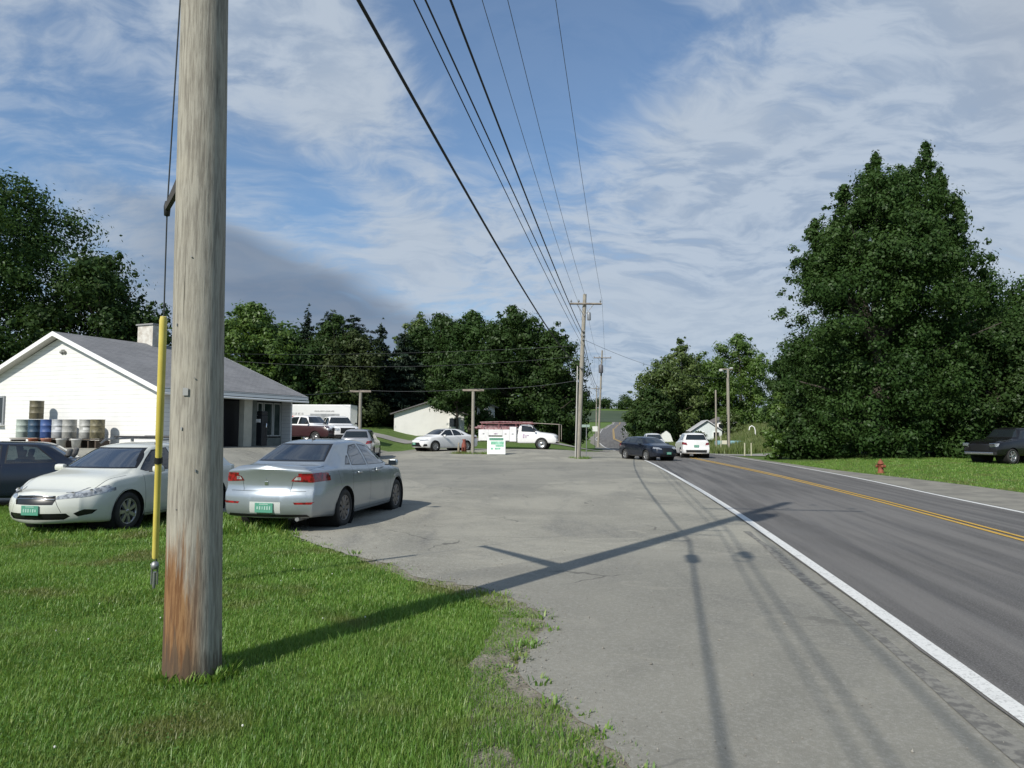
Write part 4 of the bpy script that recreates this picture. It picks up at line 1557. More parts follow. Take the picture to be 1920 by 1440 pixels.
class Body:
    def __init__(self, sp, nst=96):
        self.sp = sp
        self.bm, self.secs, self.xs = car_shell(sp, nst)
        self.layer = self.bm.faces.layers.int.new('pid')
        ob = self.bm.copy()
        ob.normal_update()
        ob.verts.ensure_lookup_table()
        ob.faces.ensure_lookup_table()
        self.orig = ob
        self.bvh = BVHTree.FromBMesh(ob)
        self.parts = {}

    def cut(self, view, poly, pid, facing=-.12, zr=None, xr=None, side=None, back=False):
        """mark the faces seen inside a polygon (looking along the view axis); pid: int material or part name"""
        U, Vv, D = AX[view]
        us = [p[0] for p in poly]
        vs = [p[1] for p in poly]
        bm = self.bm
        u0, u1, v0, v1 = min(us) - .001, max(us) + .001, min(vs) - .001, max(vs) + .001
        geom = []
        for f in bm.faces:
            if f.normal.dot(D) > facing:
                continue
            fu = [v.co.dot(U) for v in f.verts]
            fv = [v.co.dot(Vv) for v in f.verts]
            if max(fu) < u0 or min(fu) > u1 or max(fv) < v0 or min(fv) > v1:
                continue
            c = f.calc_center_median()
            if xr and not (xr[0] <= c.x <= xr[1]):
                continue
            if zr and not (zr[0] <= c.z <= zr[1]):
                continue
            if side and c.y * side < 0:
                continue
            geom.append(f)
        faces = set(geom)
        n = len(poly)
        for i in range(n):
            a, b = poly[i], poly[(i + 1) % n]
            du, dv = b[0] - a[0], b[1] - a[1]
            no = (U * dv - Vv * du)
            if no.length < 1e-9:
                continue
            no.normalize()
            co = U * a[0] + Vv * a[1]
            es = set()
            vv = set()
            for f in faces:
                es.update(f.edges)
                vv.update(f.verts)
            r = bmesh.ops.bisect_plane(bm, geom=list(vv) + list(es) + list(faces), dist=1e-5, plane_co=co, plane_no=no)
            faces = {g for g in r['geom'] if isinstance(g, bmesh.types.BMFace) and g.is_valid}
        inside_ = []
        for f in faces:
            c = f.calc_center_median()
            if in_poly(c.dot(U), c.dot(Vv), poly):
                inside_.append(f)
        if isinstance(pid, int):
            for f in inside_:
                f.material_index = pid
        else:
            idx = self.parts.setdefault(pid, len(self.parts) + 1)
            for f in inside_:
                f[self.layer] = idx
        return inside_

    def both(self, poly, pid, mirror_name=True, **kw):
        for sd, view in ((1, 'left'), (-1, 'right')):
            self.cut(view, poly, pid if isinstance(pid, int) else (pid, sd), side=sd, **kw)

    def ends(self, view, poly, pid, **kw):
        """polygon in (y, z), with its mirror image"""
        self.cut(view, poly, pid if isinstance(pid, int) else (pid, 1), **kw)
        self.cut(view, [(-y, z) for y, z in poly], pid if isinstance(pid, int) else (pid, -1), **kw)

    def normal_at(self, co):
        loc, nn, idx, dist = self.bvh.find_nearest(co)
        if idx is None:
            return Vector((0, 0, 1))
        f = self.orig.faces[idx]
        w = 0
        acc = Vector((0, 0, 0))
        for v in f.verts:
            d = (v.co - loc).length
            k = 1 / (d * d + 1e-5)
            acc += v.normal * k
            w += k
        return (acc / w).normalized()

    def finish(self, root, mats, partmats, offs=None):
        """write body and part meshes; partmats: base name -> (object name, material, offset)"""
        out = {}
        groups = {0: []}
        for f in self.bm.faces:
            groups.setdefault(f[self.layer], []).append(f)
        names = {v: k for k, v in self.parts.items()}
        for idx, faces in groups.items():
            key = names.get(idx)
            if key == 'DELETE' or (isinstance(key, tuple) and key[0] == 'DELETE'):
                continue
            if not faces:
                continue
            if key is None:
                nm, mt, off = 'body', mats, 0.0
            else:
                nm, mt, off = partmats[key[0] if isinstance(key, tuple) else key]
                mt = [mt]
            vm, vl, fl, mi = {}, [], [], []
            for f in faces:
                ids = []
                for v in f.verts:
                    if v not in vm:
                        vm[v] = len(vl)
                        vl.append(v.co.copy())
                    ids.append(vm[v])
                fl.append(ids)
                mi.append(f.material_index if key is None else 0)
            nrmls = [self.normal_at(c) for c in vl]
            if off:
                vl = [c + n_ * off for c, n_ in zip(vl, nrmls)]
            me = bpy.data.meshes.new(nm)
            me.from_pydata([tuple(c) for c in vl], [], fl)
            me.polygons.foreach_set('use_smooth', [True] * len(fl))
            me.polygons.foreach_set('material_index', mi)
            for m in mt:
                me.materials.append(m)
            me.update()
            me.normals_split_custom_set_from_vertices([tuple(n_) for n_ in nrmls])
            out.setdefault(nm, []).append(link(bpy.data.objects.new(nm, me), root))
        self.bm.free()
        self.orig.free()
        return out


def circle(cx, cz, r, n=28):
    return [(cx + r * math.cos(2 * math.pi * k / n), cz + r * math.sin(2 * math.pi * k / n)) for k in range(n)]


def wheel(root, x, y, r, w, rimmat, spokes=7, style='spoke', hub=None):
    """y sign gives the outer side"""
    sg = 1 if y > 0 else -1
    wh = bpy.data.objects.new('wheel', None)
    wh.location = (x, y, r)
    wh.rotation_euler = (math.radians(-90 * sg), 0, 0)      # local +Z points outwards
    link(wh, root)
    q = MB()
    rr = r * .665
    q.lathe([(rr, -w / 2), (r * .93, -w / 2), (r * .985, -w * .36), (r, -w * .2), (r, w * .2), (r * .985, w * .36), (r * .93, w / 2), (r * .80, w * .53), (rr, w * .47), (rr, -w / 2)], n=36)
    q.build('tyre', M_['rubber'], wh)
    q = MB()
    q.lathe([(.001, w * .02), (rr * .96, w * .02)], n=28, mi=1)
    q.lathe([(rr * .90, w * .30), (rr * .90, w * .42), (rr * .99, w * .485), (rr * 1.01, w * .46), (rr * 1.0, w * .1), (rr * .93, w * .05)], n=32)
    if style == 'spoke':
        for k in range(spokes):
            a = 2 * math.pi * k / spokes
            Mx = Matrix.Rotation(a, 4, 'Z')
            q.add([(rr * .10, -.022, w * .40), (rr * .10, .022, w * .40), (rr * .93, .034, w * .44), (rr * .93, -.034, w * .44),
                   (rr * .10, -.030, w * .20), (rr * .10, .030, w * .20), (rr * .93, .046, w * .26), (rr * .93, -.046, w * .26)],
                  [(0, 3, 2, 1), (0, 1, 5, 4), (1, 2, 6, 5), (2, 3, 7, 6), (3, 0, 4, 7)], M=Mx)
        q.lathe([(.001, w * .43), (rr * .17, w * .43), (rr * .20, w * .38), (rr * .20, w * .2)], n=16)
    else:
        q.lathe([(.001, w * .34), (rr * .30, w * .36), (rr * .36, w * .22), (rr * .60, w * .20), (rr * .88, w * .40)], n=24)
        q.lathe([(.001, w * .46), (rr * .16, w * .45), (rr * .17, w * .3)], n=12, mi=1)
    q.build('rim', [rimmat, M_['well']], wh)
    return wh


def arch_liner(root, x, y, r, w):
    sg = 1 if y > 0 else -1
    q = MB()
    Mx = Matrix.Translation((x, y, r)) @ Matrix.Rotation(math.radians(-90 * sg), 4, 'X')
    R = r + .062
    q.lathe([(.001, -w * 1.9), (R, -w * 1.9), (R + .004, w * .56)], n=28, M=Mx)
    return q.build('wheel_well', M_['well'], root, recalc=False)


def plate(root, x, y, z, ry=0.0, front=False, frame=True):
    sg = 1 if front else -1
    q = MB()
    Mx = Matrix.Translation((x, y, z)) @ Matrix.Rotation(ry, 4, 'Y')
    q.box((0, 0, 0), (.012, .305, .152), M=Mx, bev=.004)
    pl = q.build('number_plate', M_['plate'], root)
    q = MB()
    rn_ = random.Random(5)
    for k in range(6):
        yy = -.105 + k * .042
        q.box((sg * .008, yy, -.002), (.004, rn_.uniform(.014, .024), rn_.uniform(.040, .058)), M=Mx)
    q.box((sg * .008, 0, .056), (.004, .15, .012), M=Mx)
    q.build('plate_characters', M_['plate_white'], pl)
    return pl


def mirror(root, x, y, z, mat, sg):
    q = MB()
    q.box((x, y, z), (.11, .19, .12), bev=.045)
    o = q.build('mirror', mat, root)
    q = MB()
    q.box((x - .066, y, z), (.006, .15, .09), bev=.002)
    q.build('mirror_glass', M_['glass_dark'], o)
    q = MB()
    q.box((x, y - sg * .12, z - .04), (.05, .10, .03), bev=.008)
    q.build('mirror_stalk', M_['trim'], o)
    return o


def interior(root, L, x0, x1, w, zf, seatz, roofz):
    q = MB()
    q.box(((x0 + x1) / 2, 0, zf), (x1 - x0, w * 2 - .1, .04))
    for s in (-1, 1):
        q.box(((x0 + x1) / 2, s * (w - .06), (zf + seatz) / 2), (x1 - x0, .04, seatz - zf))
    q.build('cabin_floor', M_['dash'], root)


def seat(root, x, y, z, w=.50, bench=False):
    q = MB()
    q.box((x + .22, y, z + .06), (.50, w, .16), bev=.05)
    Mx = Matrix.Translation((x, y, z + .10)) @ Matrix.Rotation(math.radians(-14), 4, 'Y')
    q.box((0, 0, .28), (.13, w, .58), bev=.05, M=Mx)
    s = q.build('seat', M_['seat'], root)
    q = MB()
    ys_ = (-w * .3, w * .3) if bench else (0,)
    for yy in ys_:
        q.box((0, yy, .66), (.09, .26, .17), bev=.04, M=Mx)
        for k in (-.06, .06):
            q.tube([(0, yy + k, .5), (0, yy + k, .62)], .007, n=6, M=Mx)
    q.build('headrest', M_['seat'], s)
    return s


def windows_of(B, sp, inner='side_window'):
    for poly in sp['sidewin']:
        B.both(poly, 1, zr=(sp['beltz'] - .12, 3))
        c = (sum(p[0] for p in poly) / len(poly), sum(p[1] for p in poly) / len(poly))
        ip = []
        for p in poly:
            d = Vector((p[0] - c[0], p[1] - c[1]))
            l = d.length
            ip.append((c[0] + d.x * (l - .030) / l, c[1] + d.y * (l - .030) / l))
        B.both(ip, 'W%d' % sp['sidewin'].index(poly), zr=(sp['beltz'] - .12, 3))
    for view, key, nm in (('front', 'frontwin', 'windshield'), ('rear', 'rearwin', 'rear_window')):
        yb, yt, z0, z1, xr = sp[key]
        B.cut(view, [(-yb, z0), (yb, z0), (yt, z1), (-yt, z1)], 1, xr=xr, facing=-.08)
        e = .035
        B.cut(view, [(-yb + e, z0 + e * .7), (yb - e, z0 + e * .7), (yt - e, z1 - e * .7), (-yt + e, z1 - e * .7)], nm, xr=xr, facing=-.08)


def seams(B, sp):
    for x, z0, z1, sl_ in sp.get('seams', []):
        B.both([(x - .004, z0), (x + .004, z0), (x + .004 + sl_, z1), (x - .004 + sl_, z1)], 2)
    for x0, x1, z, w_ in sp.get('hseams', []):
        B.both([(x0, z - w_), (x1, z - w_), (x1, z + w_), (x0, z + w_)], 2)


def make_car(sp, label, cat, group, loc, heading, name='parked_car', see_through=False, detail=True, nst=96):
    """heading: world direction of the nose"""
    L = sp['L']
    rz = math.atan2(heading[1], heading[0])
    # the root sits at ground level under the middle of the car
    root = empty(name, loc, rz, label, cat, group)
    inner = bpy.data.objects.new('tmp', None)
    B = Body(sp, nst)
    r = sp['wr']
    for xw in (sp['xr'], sp['xf']):
        B.both(circle(xw, r, r + .050, 26 if detail else 18), 'DELETE', zr=(0, sp['beltz'] - .02), facing=-.05)
        # the underside faces that would show in the arch
        for sd, U in ((1, 1), (-1, -1)):
            for f in B.bm.faces:
                c = f.calc_center_median()
                if abs(f.normal.z) > .5 and c.z < r and abs(c.x - xw) < r + .045 and c.y * sd > sp['W'] * .27:
                    f[B.layer] = B.parts.setdefault(('DELETE', sd), len(B.parts) + 1)
    windows_of(B, sp)
    if detail:
        seams(B, sp)
    for view, poly, key, kw in sp.get('cuts', []):
        if view == 'side':
            B.both(poly, key, **kw)
        elif view in ('front', 'rear', 'top') and kw.get('single'):
            kk = {a: b for a, b in kw.items() if a != 'single'}
            B.cut(view, poly, key, **kk)
        else:
            B.ends(view, poly, key, **kw)
    gm = M_['glass'] if see_through else M_['glass_dark']
    gt = sp.get('glass', gm)
    pm = {'windshield': ('windshield', M_['glass_screen'] if see_through else M_['glass_dark'], 0), 'rear_window': ('rear_window', gt, 0),
          'head': ('headlight', M_['clearlamp'], .004), 'tail': ('taillight', M_['redlamp'], .006), 'tailclear': ('reversing_light', M_['clearlamp'], .008),
          'grille': ('grille', M_['trim'], -.012), 'intake': ('air_intake', M_['trim'], -.015), 'fog': ('fog_light', M_['clearlamp'], -.01),
          'reflector': ('reflector', M_['redlamp'], .004), 'chrome': ('chrome_strip', M_['chrome'], .005), 'panel': ('plate_recess', M_['plate_frame'], .003),
          'bumper': ('bumper', M_['black'], .012), 'bed': ('bed_cover', sp.get('bedmat', M_['black']), .006), 'badge': ('badge', M_['chrome'], .008)}
    for i in range(len(sp['sidewin'])):
        pm['W%d' % i] = ('side_window', gt if i >= 0 else gm, 0)
    parts = B.finish(root, [sp['paint'], M_['trim'], sp.get('seam', M_['trim'])], pm)
    W2 = sp['W'] / 2
    tw = sp.get('tw', .21)
    for xw in (sp['xr'], sp['xf']):
        for sg in (1, -1):
            wheel(root, xw, sg * (W2 - tw / 2 - .028), r, tw, sp['rim'], sp.get('spokes', 7), sp.get('rimstyle', 'spoke'))
            arch_liner(root, xw, sg * (W2 - tw / 2 - .028), r, tw)
    if see_through:
        x0, x1 = sp['cabin']
        interior(root, L, x0, x1, W2 - .06, .32, sp['beltz'] - .05, sp['H'])
        for y in (-.36, .36):
            seat(root, sp['seatx'], y, .38)
        seat(root, sp['seatx'] - .85, 0, .40, w=1.25, bench=True)
        q = MB()
        q.box((sp['dashx'], 0, sp['beltz'] - .16), (.50, W2 * 2 - .30, .22), bev=.05)
        q.build('dashboard', M_['dash'], root)
        q = MB()
        Mx = Matrix.Translation((sp['dashx'] - .36, .36, sp['beltz'] - .06)) @ Matrix.Rotation(math.radians(-65), 4, 'Y')
        q.tube([(.18 * math.cos(a), .18 * math.sin(a), 0) for a in np.linspace(0, 2 * math.pi, 25)], .014, n=8, M=Mx, caps=False)
        q.box((0, 0, -.01), (.10, .34, .03), M=Mx, bev=.01)
        q.build('steering_wheel', M_['black'], root)
    # shift everything so the root is under the middle
    for ch in list(root.children):
        ch.location.x -= L / 2
    return root


def add_part(q, name, mat, root, L):
    o = q.build(name, mat, root)
    o.location.x -= L / 2
    return o


def shifted(o, L):
    o.location.x -= L / 2
    return o


# --- paints
pt_silver = paint('silver blue paint', (.37, .405, .43), metal=.7, rough=.30)
pt_white = paint('cream white paint', (.60, .61, .55), rough=.30)
pt_whiteb = paint('bright white paint', (.74, .74, .73), rough=.30)
pt_navy = paint('dark navy paint', (.007, .011, .022), rough=.16, coat=.25)
pt_slate = paint('dark slate paint', (.008, .011, .020), rough=.2, coat=.3)
pt_black = paint('black paint', (.006, .006, .007), rough=.2, coat=.2)
pt_grey = paint('silver grey paint', (.42, .42, .43), metal=.6, rough=.3)

# --- near silver sedan (seen from behind)
silver = dict(L=4.50, W=1.76, H=1.49, wr=.325, xr=1.03, xf=3.665, beltz=.98, roofw=.545, tw=.215, spokes=10, rim=M_['alloy_dark'], paint=pt_silver, bulge=(.13, .24),
              top=[(-.5, 1.06), (.0, 1.075), (.05, 1.10), (.14, 1.085), (.50, 1.085), (.60, 1.10), (1.32, 1.44), (1.55, 1.475), (2.1, 1.49), (2.55, 1.465), (2.85, 1.40), (3.42, 1.07), (3.55, 1.02), (4.1, .92), (4.38, .80), (4.5, .72), (5, .7)],
              belt=[(-.5, .97), (.15, 1.0), (.9, 1.01), (2.2, .97), (3.4, .93), (4.0, .87), (4.5, .68), (5, .68)],
              plan=[(-.5, .73), (0, .745), (.22, .82), (.6, .865), (1.2, .88), (3.5, .88), (4.1, .83), (4.35, .74), (4.5, .60), (5, .58)],
              bottom=[(-.5, .27), (.4, .24), (.9, .19), (3.6, .19), (4.1, .20), (4.5, .24), (5, .24)],
              rx=[(.2, .09), (.30, .02), (.36, -.005), (.50, -.01), (.62, .0), (.655, .005), (.68, .045), (.80, .050), (.93, .035), (1.02, .015), (1.09, .05)],
              fx=[(.2, .08), (.4, 0), (.6, .02), (.8, .12)],
              sidewin=[[(2.18, 1.01), (3.08, 1.00), (3.16, 1.03), (2.62, 1.36), (2.20, 1.395)], [(1.42, 1.03), (2.11, 1.01), (2.12, 1.395), (1.78, 1.375), (1.52, 1.24)], [(1.16, 1.05), (1.37, 1.04), (1.46, 1.20), (1.40, 1.20)]],
              frontwin=(.66, .50, 1.06, 1.40, (2.6, 3.6)), rearwin=(.60, .475, 1.115, 1.405, (.45, 1.6)),
              seams=[(2.15, .26, 1.0, 0), (1.32, .62, 1.02, .05), (3.22, .30, .95, 0), (.86, .70, .98, -.1)], hseams=[(.88, 3.30, .255, .004)],
              cuts=[('rear', [(.40, .835), (.60, .82), (.72, .815), (.86, .83), (.88, .90), (.80, .96), (.62, .955), (.46, .90)], 'tail', dict(xr=(-.3, .5))),
                    ('side', [(-.10, .83), (.20, .84), (.38, .92), (.24, .965), (-.10, .955)], 'tail', dict(xr=(-.3, .45), facing=-.25)),
                    ('rear', [(.44, .852), (.55, .85), (.55, .90), (.48, .90)], 'tailclear', dict(xr=(-.3, .5))),
                    ('rear', [(.48, .475), (.73, .475), (.76, .51), (.46, .505)], 'reflector', dict(xr=(-.3, .5))),
                    ('rear', [(-.26, .335), (.26, .335), (.26, .51), (-.26, .51)], 'panel', dict(xr=(-.3, .5), single=True)),
                    ('rear', [(-.70, .27), (.70, .27), (.66, .315), (-.66, .315)], 2, dict(xr=(-.3, .5), single=True)),
                    ('rear', [(-.64, .672), (.64, .672), (.64, .679), (-.64, .679)], 2, dict(xr=(-.3, .5), single=True)),
                    ('front', [(.42, .64), (.78, .70), (.74, .76), (.46, .72)], 'head', dict(xr=(3.9, 5))),
                    ('front', [(-.40, .35), (.40, .35), (.34, .68), (-.34, .68)], 'grille', dict(xr=(3.9, 5), single=True))],
              glass=M_['glass_tint'], cabin=(.75, 3.55), seatx=2.05, dashx=3.15)
for sg in (1, -1):
    silver['cuts'] += [('rear', [(sg * .392, .675), (sg * .400, .675), (sg * .436, .84), (sg * .428, .84)][::sg], 2, dict(xr=(-.3, .6), single=True)),
                       ('top', [(.02, sg * .66), (.02, sg * .668), (.56, sg * .675), (.56, sg * .667)][::sg], 2, dict(xr=(-.3, .6), zr=(.9, 2), single=True, facing=-.3))]
F_, R_ = Vector((-2.53, 15.21)), Vector((-2.98, 12.73))
hd = (F_ - R_).normalized()
SC = (-2.98, 12.73)


def place(xw, yw, hd, sp, side, axle='xr'):
    """ground position of the root so that the given wheel stands at (xw, yw); side +1 = the car's left"""
    lx = sp[axle] - sp['L'] / 2
    ly = side * (sp['W'] / 2 - .12)
    h = Vector(hd).normalized()
    n_ = Vector((-h.y, h.x))
    p = Vector((xw, yw)) - h * lx - n_ * ly
    return (p.x, p.y, T(p.x, p.y) - .005)


sv = make_car(silver, 'silver sedan parked at the grass edge with its tail to the viewer', 'car', 'cars parked in the lot', place(-2.93, 12.62, hd, silver, -1), hd, see_through=True, nst=120)
Ls = silver['L']
shifted(plate(sv, -.152, 0, .42), Ls)
for sg in (1, -1):
    shifted(mirror(sv, 3.02, sg * 1.0, 1.02, pt_silver, sg), Ls)
for sg in (1, -1):
    for x in (1.62, 2.50):
        q = MB()
        q.box((x, sg * .883, .90), (.17, .03, .03), bev=.008)
        add_part(q, 'door_handle', pt_silver, sv, Ls)
q = MB()
q.tube([(-.09, 0.0, .885), (-.105, 0, .80), (-.09, 0, .90)], .001, n=3)
q.box((-.088, 0, .80), (.012, .055, .055), bev=.004)
add_part(q, 'badge', M_['chrome'], sv, Ls)
q = MB()
q.tube([(-.02, -.50, .24), (.35, -.50, .24)], .035, n=12)
add_part(q, 'exhaust_pipe', M_['steel'], sv, Ls)
q = MB()
q.tube([(1.55, 0, 1.475), (1.42, 0, 1.56)], [.008, .003], n=6)
q.box((1.56, 0, 1.478), (.08, .04, .02), bev=.006)
add_part(q, 'aerial', M_['black'], sv, Ls)

# --- near white wagon (seen from the front)
wagon = dict(L=4.38, W=1.76, H=1.48, wr=.325, xr=.88, xf=3.50, beltz=.95, roofw=.56, tw=.21, spokes=7, rim=M_['alloy'], paint=pt_white, bulge=(.08, .27),
             top=[(-.5, 1.0), (0, 1.02), (.08, 1.08), (.42, 1.38), (.60, 1.44), (1.4, 1.48), (2.2, 1.475), (2.55, 1.44), (2.78, 1.36), (3.38, 1.03), (3.50, 1.0), (4.0, .91), (4.26, .79), (4.38, .72), (5, .7)],
             belt=[(-.5, .95), (.2, .98), (1.0, 1.0), (2.2, .96), (3.3, .925), (3.9, .86), (4.2, .75), (4.38, .66), (5, .66)],
             plan=[(-.5, .76), (0, .78), (.25, .85), (.8, .88), (3.3, .88), (3.9, .85), (4.2, .77), (4.38, .62), (5, .6)],
             bottom=[(-.5, .30), (.4, .24), (.9, .19), (3.5, .19), (4.0, .19), (4.38, .22), (5, .22)],
             fx=[(.18, .10), (.26, .03), (.36, -.01), (.50, -.015), (.58, .0), (.62, .02), (.70, .07), (.76, .13), (.9, .2)],
             rx=[(.2, .05), (.5, 0), (.8, .04)],
             sidewin=[[(2.15, .99), (3.00, .98), (3.10, 1.01), (2.58, 1.345), (2.16, 1.385)], [(1.22, 1.01), (2.08, .99), (2.08, 1.39), (1.24, 1.38)], [(.55, 1.05), (1.14, 1.02), (1.15, 1.37), (.70, 1.33)]],
             frontwin=(.70, .50, 1.035, 1.385, (2.5, 3.55)), rearwin=(.58, .48, 1.10, 1.37, (.0, .62)),
             seams=[(2.12, .26, .98, 0), (1.18, .60, 1.0, 0), (3.10, .34, .93, .03)], hseams=[(.8, 3.12, .25, .004)],
             cuts=[('front', [(.34, .60), (.70, .635), (.84, .70), (.86, .755), (.72, .765), (.52, .70), (.36, .655)], 'head', dict(xr=(3.5, 5))),
                   ('side', [(3.86, .735), (4.18, .65), (4.40, .62), (4.40, .71), (4.15, .76), (3.92, .80)], 'head', dict(xr=(3.7, 5), facing=-.3)),
                   ('front', [(-.33, .52), (.33, .52), (.36, .60), (.33, .66), (-.33, .66), (-.36, .60)], 'grille', dict(xr=(3.9, 5), single=True)),
                   ('front', [(-.46, .285), (.46, .285), (.54, .335), (.50, .385), (-.50, .385), (-.54, .335)], 'intake', dict(xr=(3.9, 5), single=True)),
                   ('front', [(.62, .33), (.74, .36), (.78, .42), (.68, .44), (.58, .38)], 'intake', dict(xr=(3.5, 5)))],
             cabin=(.4, 3.45), seatx=2.0, dashx=3.1)
for sg in (1, -1):
    wagon['cuts'] += [('top', [(3.46, sg * .755), (3.46, sg * .745), (4.16, sg * .655), (4.16, sg * .667)][::sg], 2, dict(xr=(3.3, 4.5), zr=(.6, 2), single=True, facing=-.3)),
                      ('front', [(sg * .44, .395), (sg * .447, .395), (sg * .36, .59), (sg * .353, .59)][::sg], 2, dict(xr=(3.9, 5), single=True))]
    pass
hw_ = (-.17, -.985)
wg = make_car(wagon, 'cream white wagon with roof rails facing the viewer beside the grass', 'car', 'cars parked in the lot', place(-6.62, 12.62, hw_, wagon, 1, 'xf'), hw_, see_through=True, nst=120)
Lw = wagon['L']
shifted(plate(wg, 4.38 + .27 + .015, 0, .435, front=True), Lw)
for sg in (1, -1):
    shifted(mirror(wg, 2.95, sg * .99, 1.02, pt_white, sg), Lw)
    q = MB()
    q.tube([(.75, sg * .57, 1.47), (.85, sg * .57, 1.53), (1.6, sg * .575, 1.545), (2.35, sg * .57, 1.525), (2.48, sg * .57, 1.45)], .018, n=8)
    q.box((1.6, sg * .575, 1.50), (.06, .03, .06))
    add_part(q, 'roof_rail', M_['steel'], wg, Lw)
    for x in (1.45, 2.35):
        q = MB()
        q.box((x, sg * .888, .86), (.18, .03, .03), bev=.008)
        add_part(q, 'door_handle', pt_white, wg, Lw)
for x in (1.15, 2.05):
    q = MB()
    q.box((x, 0, 1.575), (.06, 1.24, .035), bev=.01)
    add_part(q, 'crossbar', M_['black'], wg, Lw)
q = MB()
for z, hwid in ((.600, .34), (.65, .31)):
    q.tube([(4.43 + .19 * (1 - (y / .62) ** 2) - (.02 if z > .6 else -.0), y, z + (.025 * (1 - abs(y) / hwid)) * (-1 if z < .6 else .6)) for y in np.linspace(-hwid, hwid, 13)], .007, n=6)
add_part(q, 'grille_bars', M_['chrome'], wg, Lw)
q = MB()
q.lathe([(.001, 0), (.045, .0), (.05, .008), (.045, .012)], n=20, M=Matrix.Translation((4.605, 0, .615)) @ Matrix.Rotation(math.radians(90), 4, 'Y') @ Matrix.Diagonal((.62, 1.2, 1, 1)))
add_part(q, 'badge', M_['chrome'], wg, Lw)
for sg in (-1, 1):
    for y in (.49, .68):
        q = MB()
        q.lathe([(.001, 0), (.035, 0), (.048, .02), (.05, .03)], n=16, M=Matrix.Translation((4.33 if y < .6 else 4.15, sg * y, .665 if y < .6 else .70)) @ Matrix.Rotation(math.radians(90), 4, 'Y'))
        add_part(q, 'headlight_bulb', M_['chrome'], wg, Lw)

# --- dark old sedan at the far left
boxy = dict(L=4.85, W=1.76, H=1.38, wr=.31, xr=1.05, xf=3.75, beltz=.88, roofw=.58, tw=.19, spokes=5, rim=M_['alloy'], rimstyle='disc', paint=pt_navy, bulge=(.06, .10),
            top=[(-.5, .95), (0, .96), (.75, .98), (.95, .99), (1.45, 1.32), (1.65, 1.365), (2.4, 1.38), (2.75, 1.34), (3.30, .98), (3.45, .95), (4.6, .86), (4.85, .80), (5.3, .8)],
            belt=[(-.5, .86), (.1, .89), (1.2, .91), (3.2, .89), (4.4, .83), (4.85, .76), (5.3, .76)],
            plan=[(-.5, .78), (0, .80), (.3, .86), (1, .88), (3.8, .88), (4.5, .84), (4.85, .76), (5.3, .76)],
            bottom=[(-.5, .28), (.5, .22), (4.4, .22), (4.85, .28), (5.3, .28)],
            sidewin=[[(2.25, .93), (3.05, .92), (2.68, 1.27), (2.27, 1.31)], [(1.25, .95), (2.17, .93), (2.18, 1.31), (1.66, 1.30)]],
            frontwin=(.66, .54, .99, 1.32, (2.6, 3.5)), rearwin=(.64, .52, 1.0, 1.30, (.85, 1.7)),
            seams=[(2.21, .26, .92, 0), (1.3, .5, .92, 0), (3.15, .3, .9, 0)],
            cuts=[('rear', [(.5, .66), (.8, .66), (.8, .84), (.5, .84)], 'tail', dict(xr=(-.3, .6))),
                  ('front', [(.42, .58), (.76, .58), (.76, .72), (.42, .72)], 'head', dict(xr=(4, 5.5))),
                  ('front', [(-.36, .55), (.36, .55), (.36, .73), (-.36, .73)], 'grille', dict(xr=(4, 5.5), single=True)),
                  ],
            cabin=(1.0, 3.4), seatx=2.1, dashx=3.05)
hb = (-.93, -.37)
bx = make_car(boxy, 'old dark navy sedan with light window trim behind the white wagon at the left', 'car', 'cars parked in the lot', (-10.95, 15.75, T(-10.5, 15.4)), hb, see_through=True, nst=80)
for sg in (1, -1):
    shifted(mirror(bx, 2.95, sg * .98, .95, pt_navy, sg), 4.85)
q = MB()
pw = [(2.22, .90), (3.12, .89), (2.70, 1.31), (2.22, 1.335)]
for sg in (1, -1):
    pass

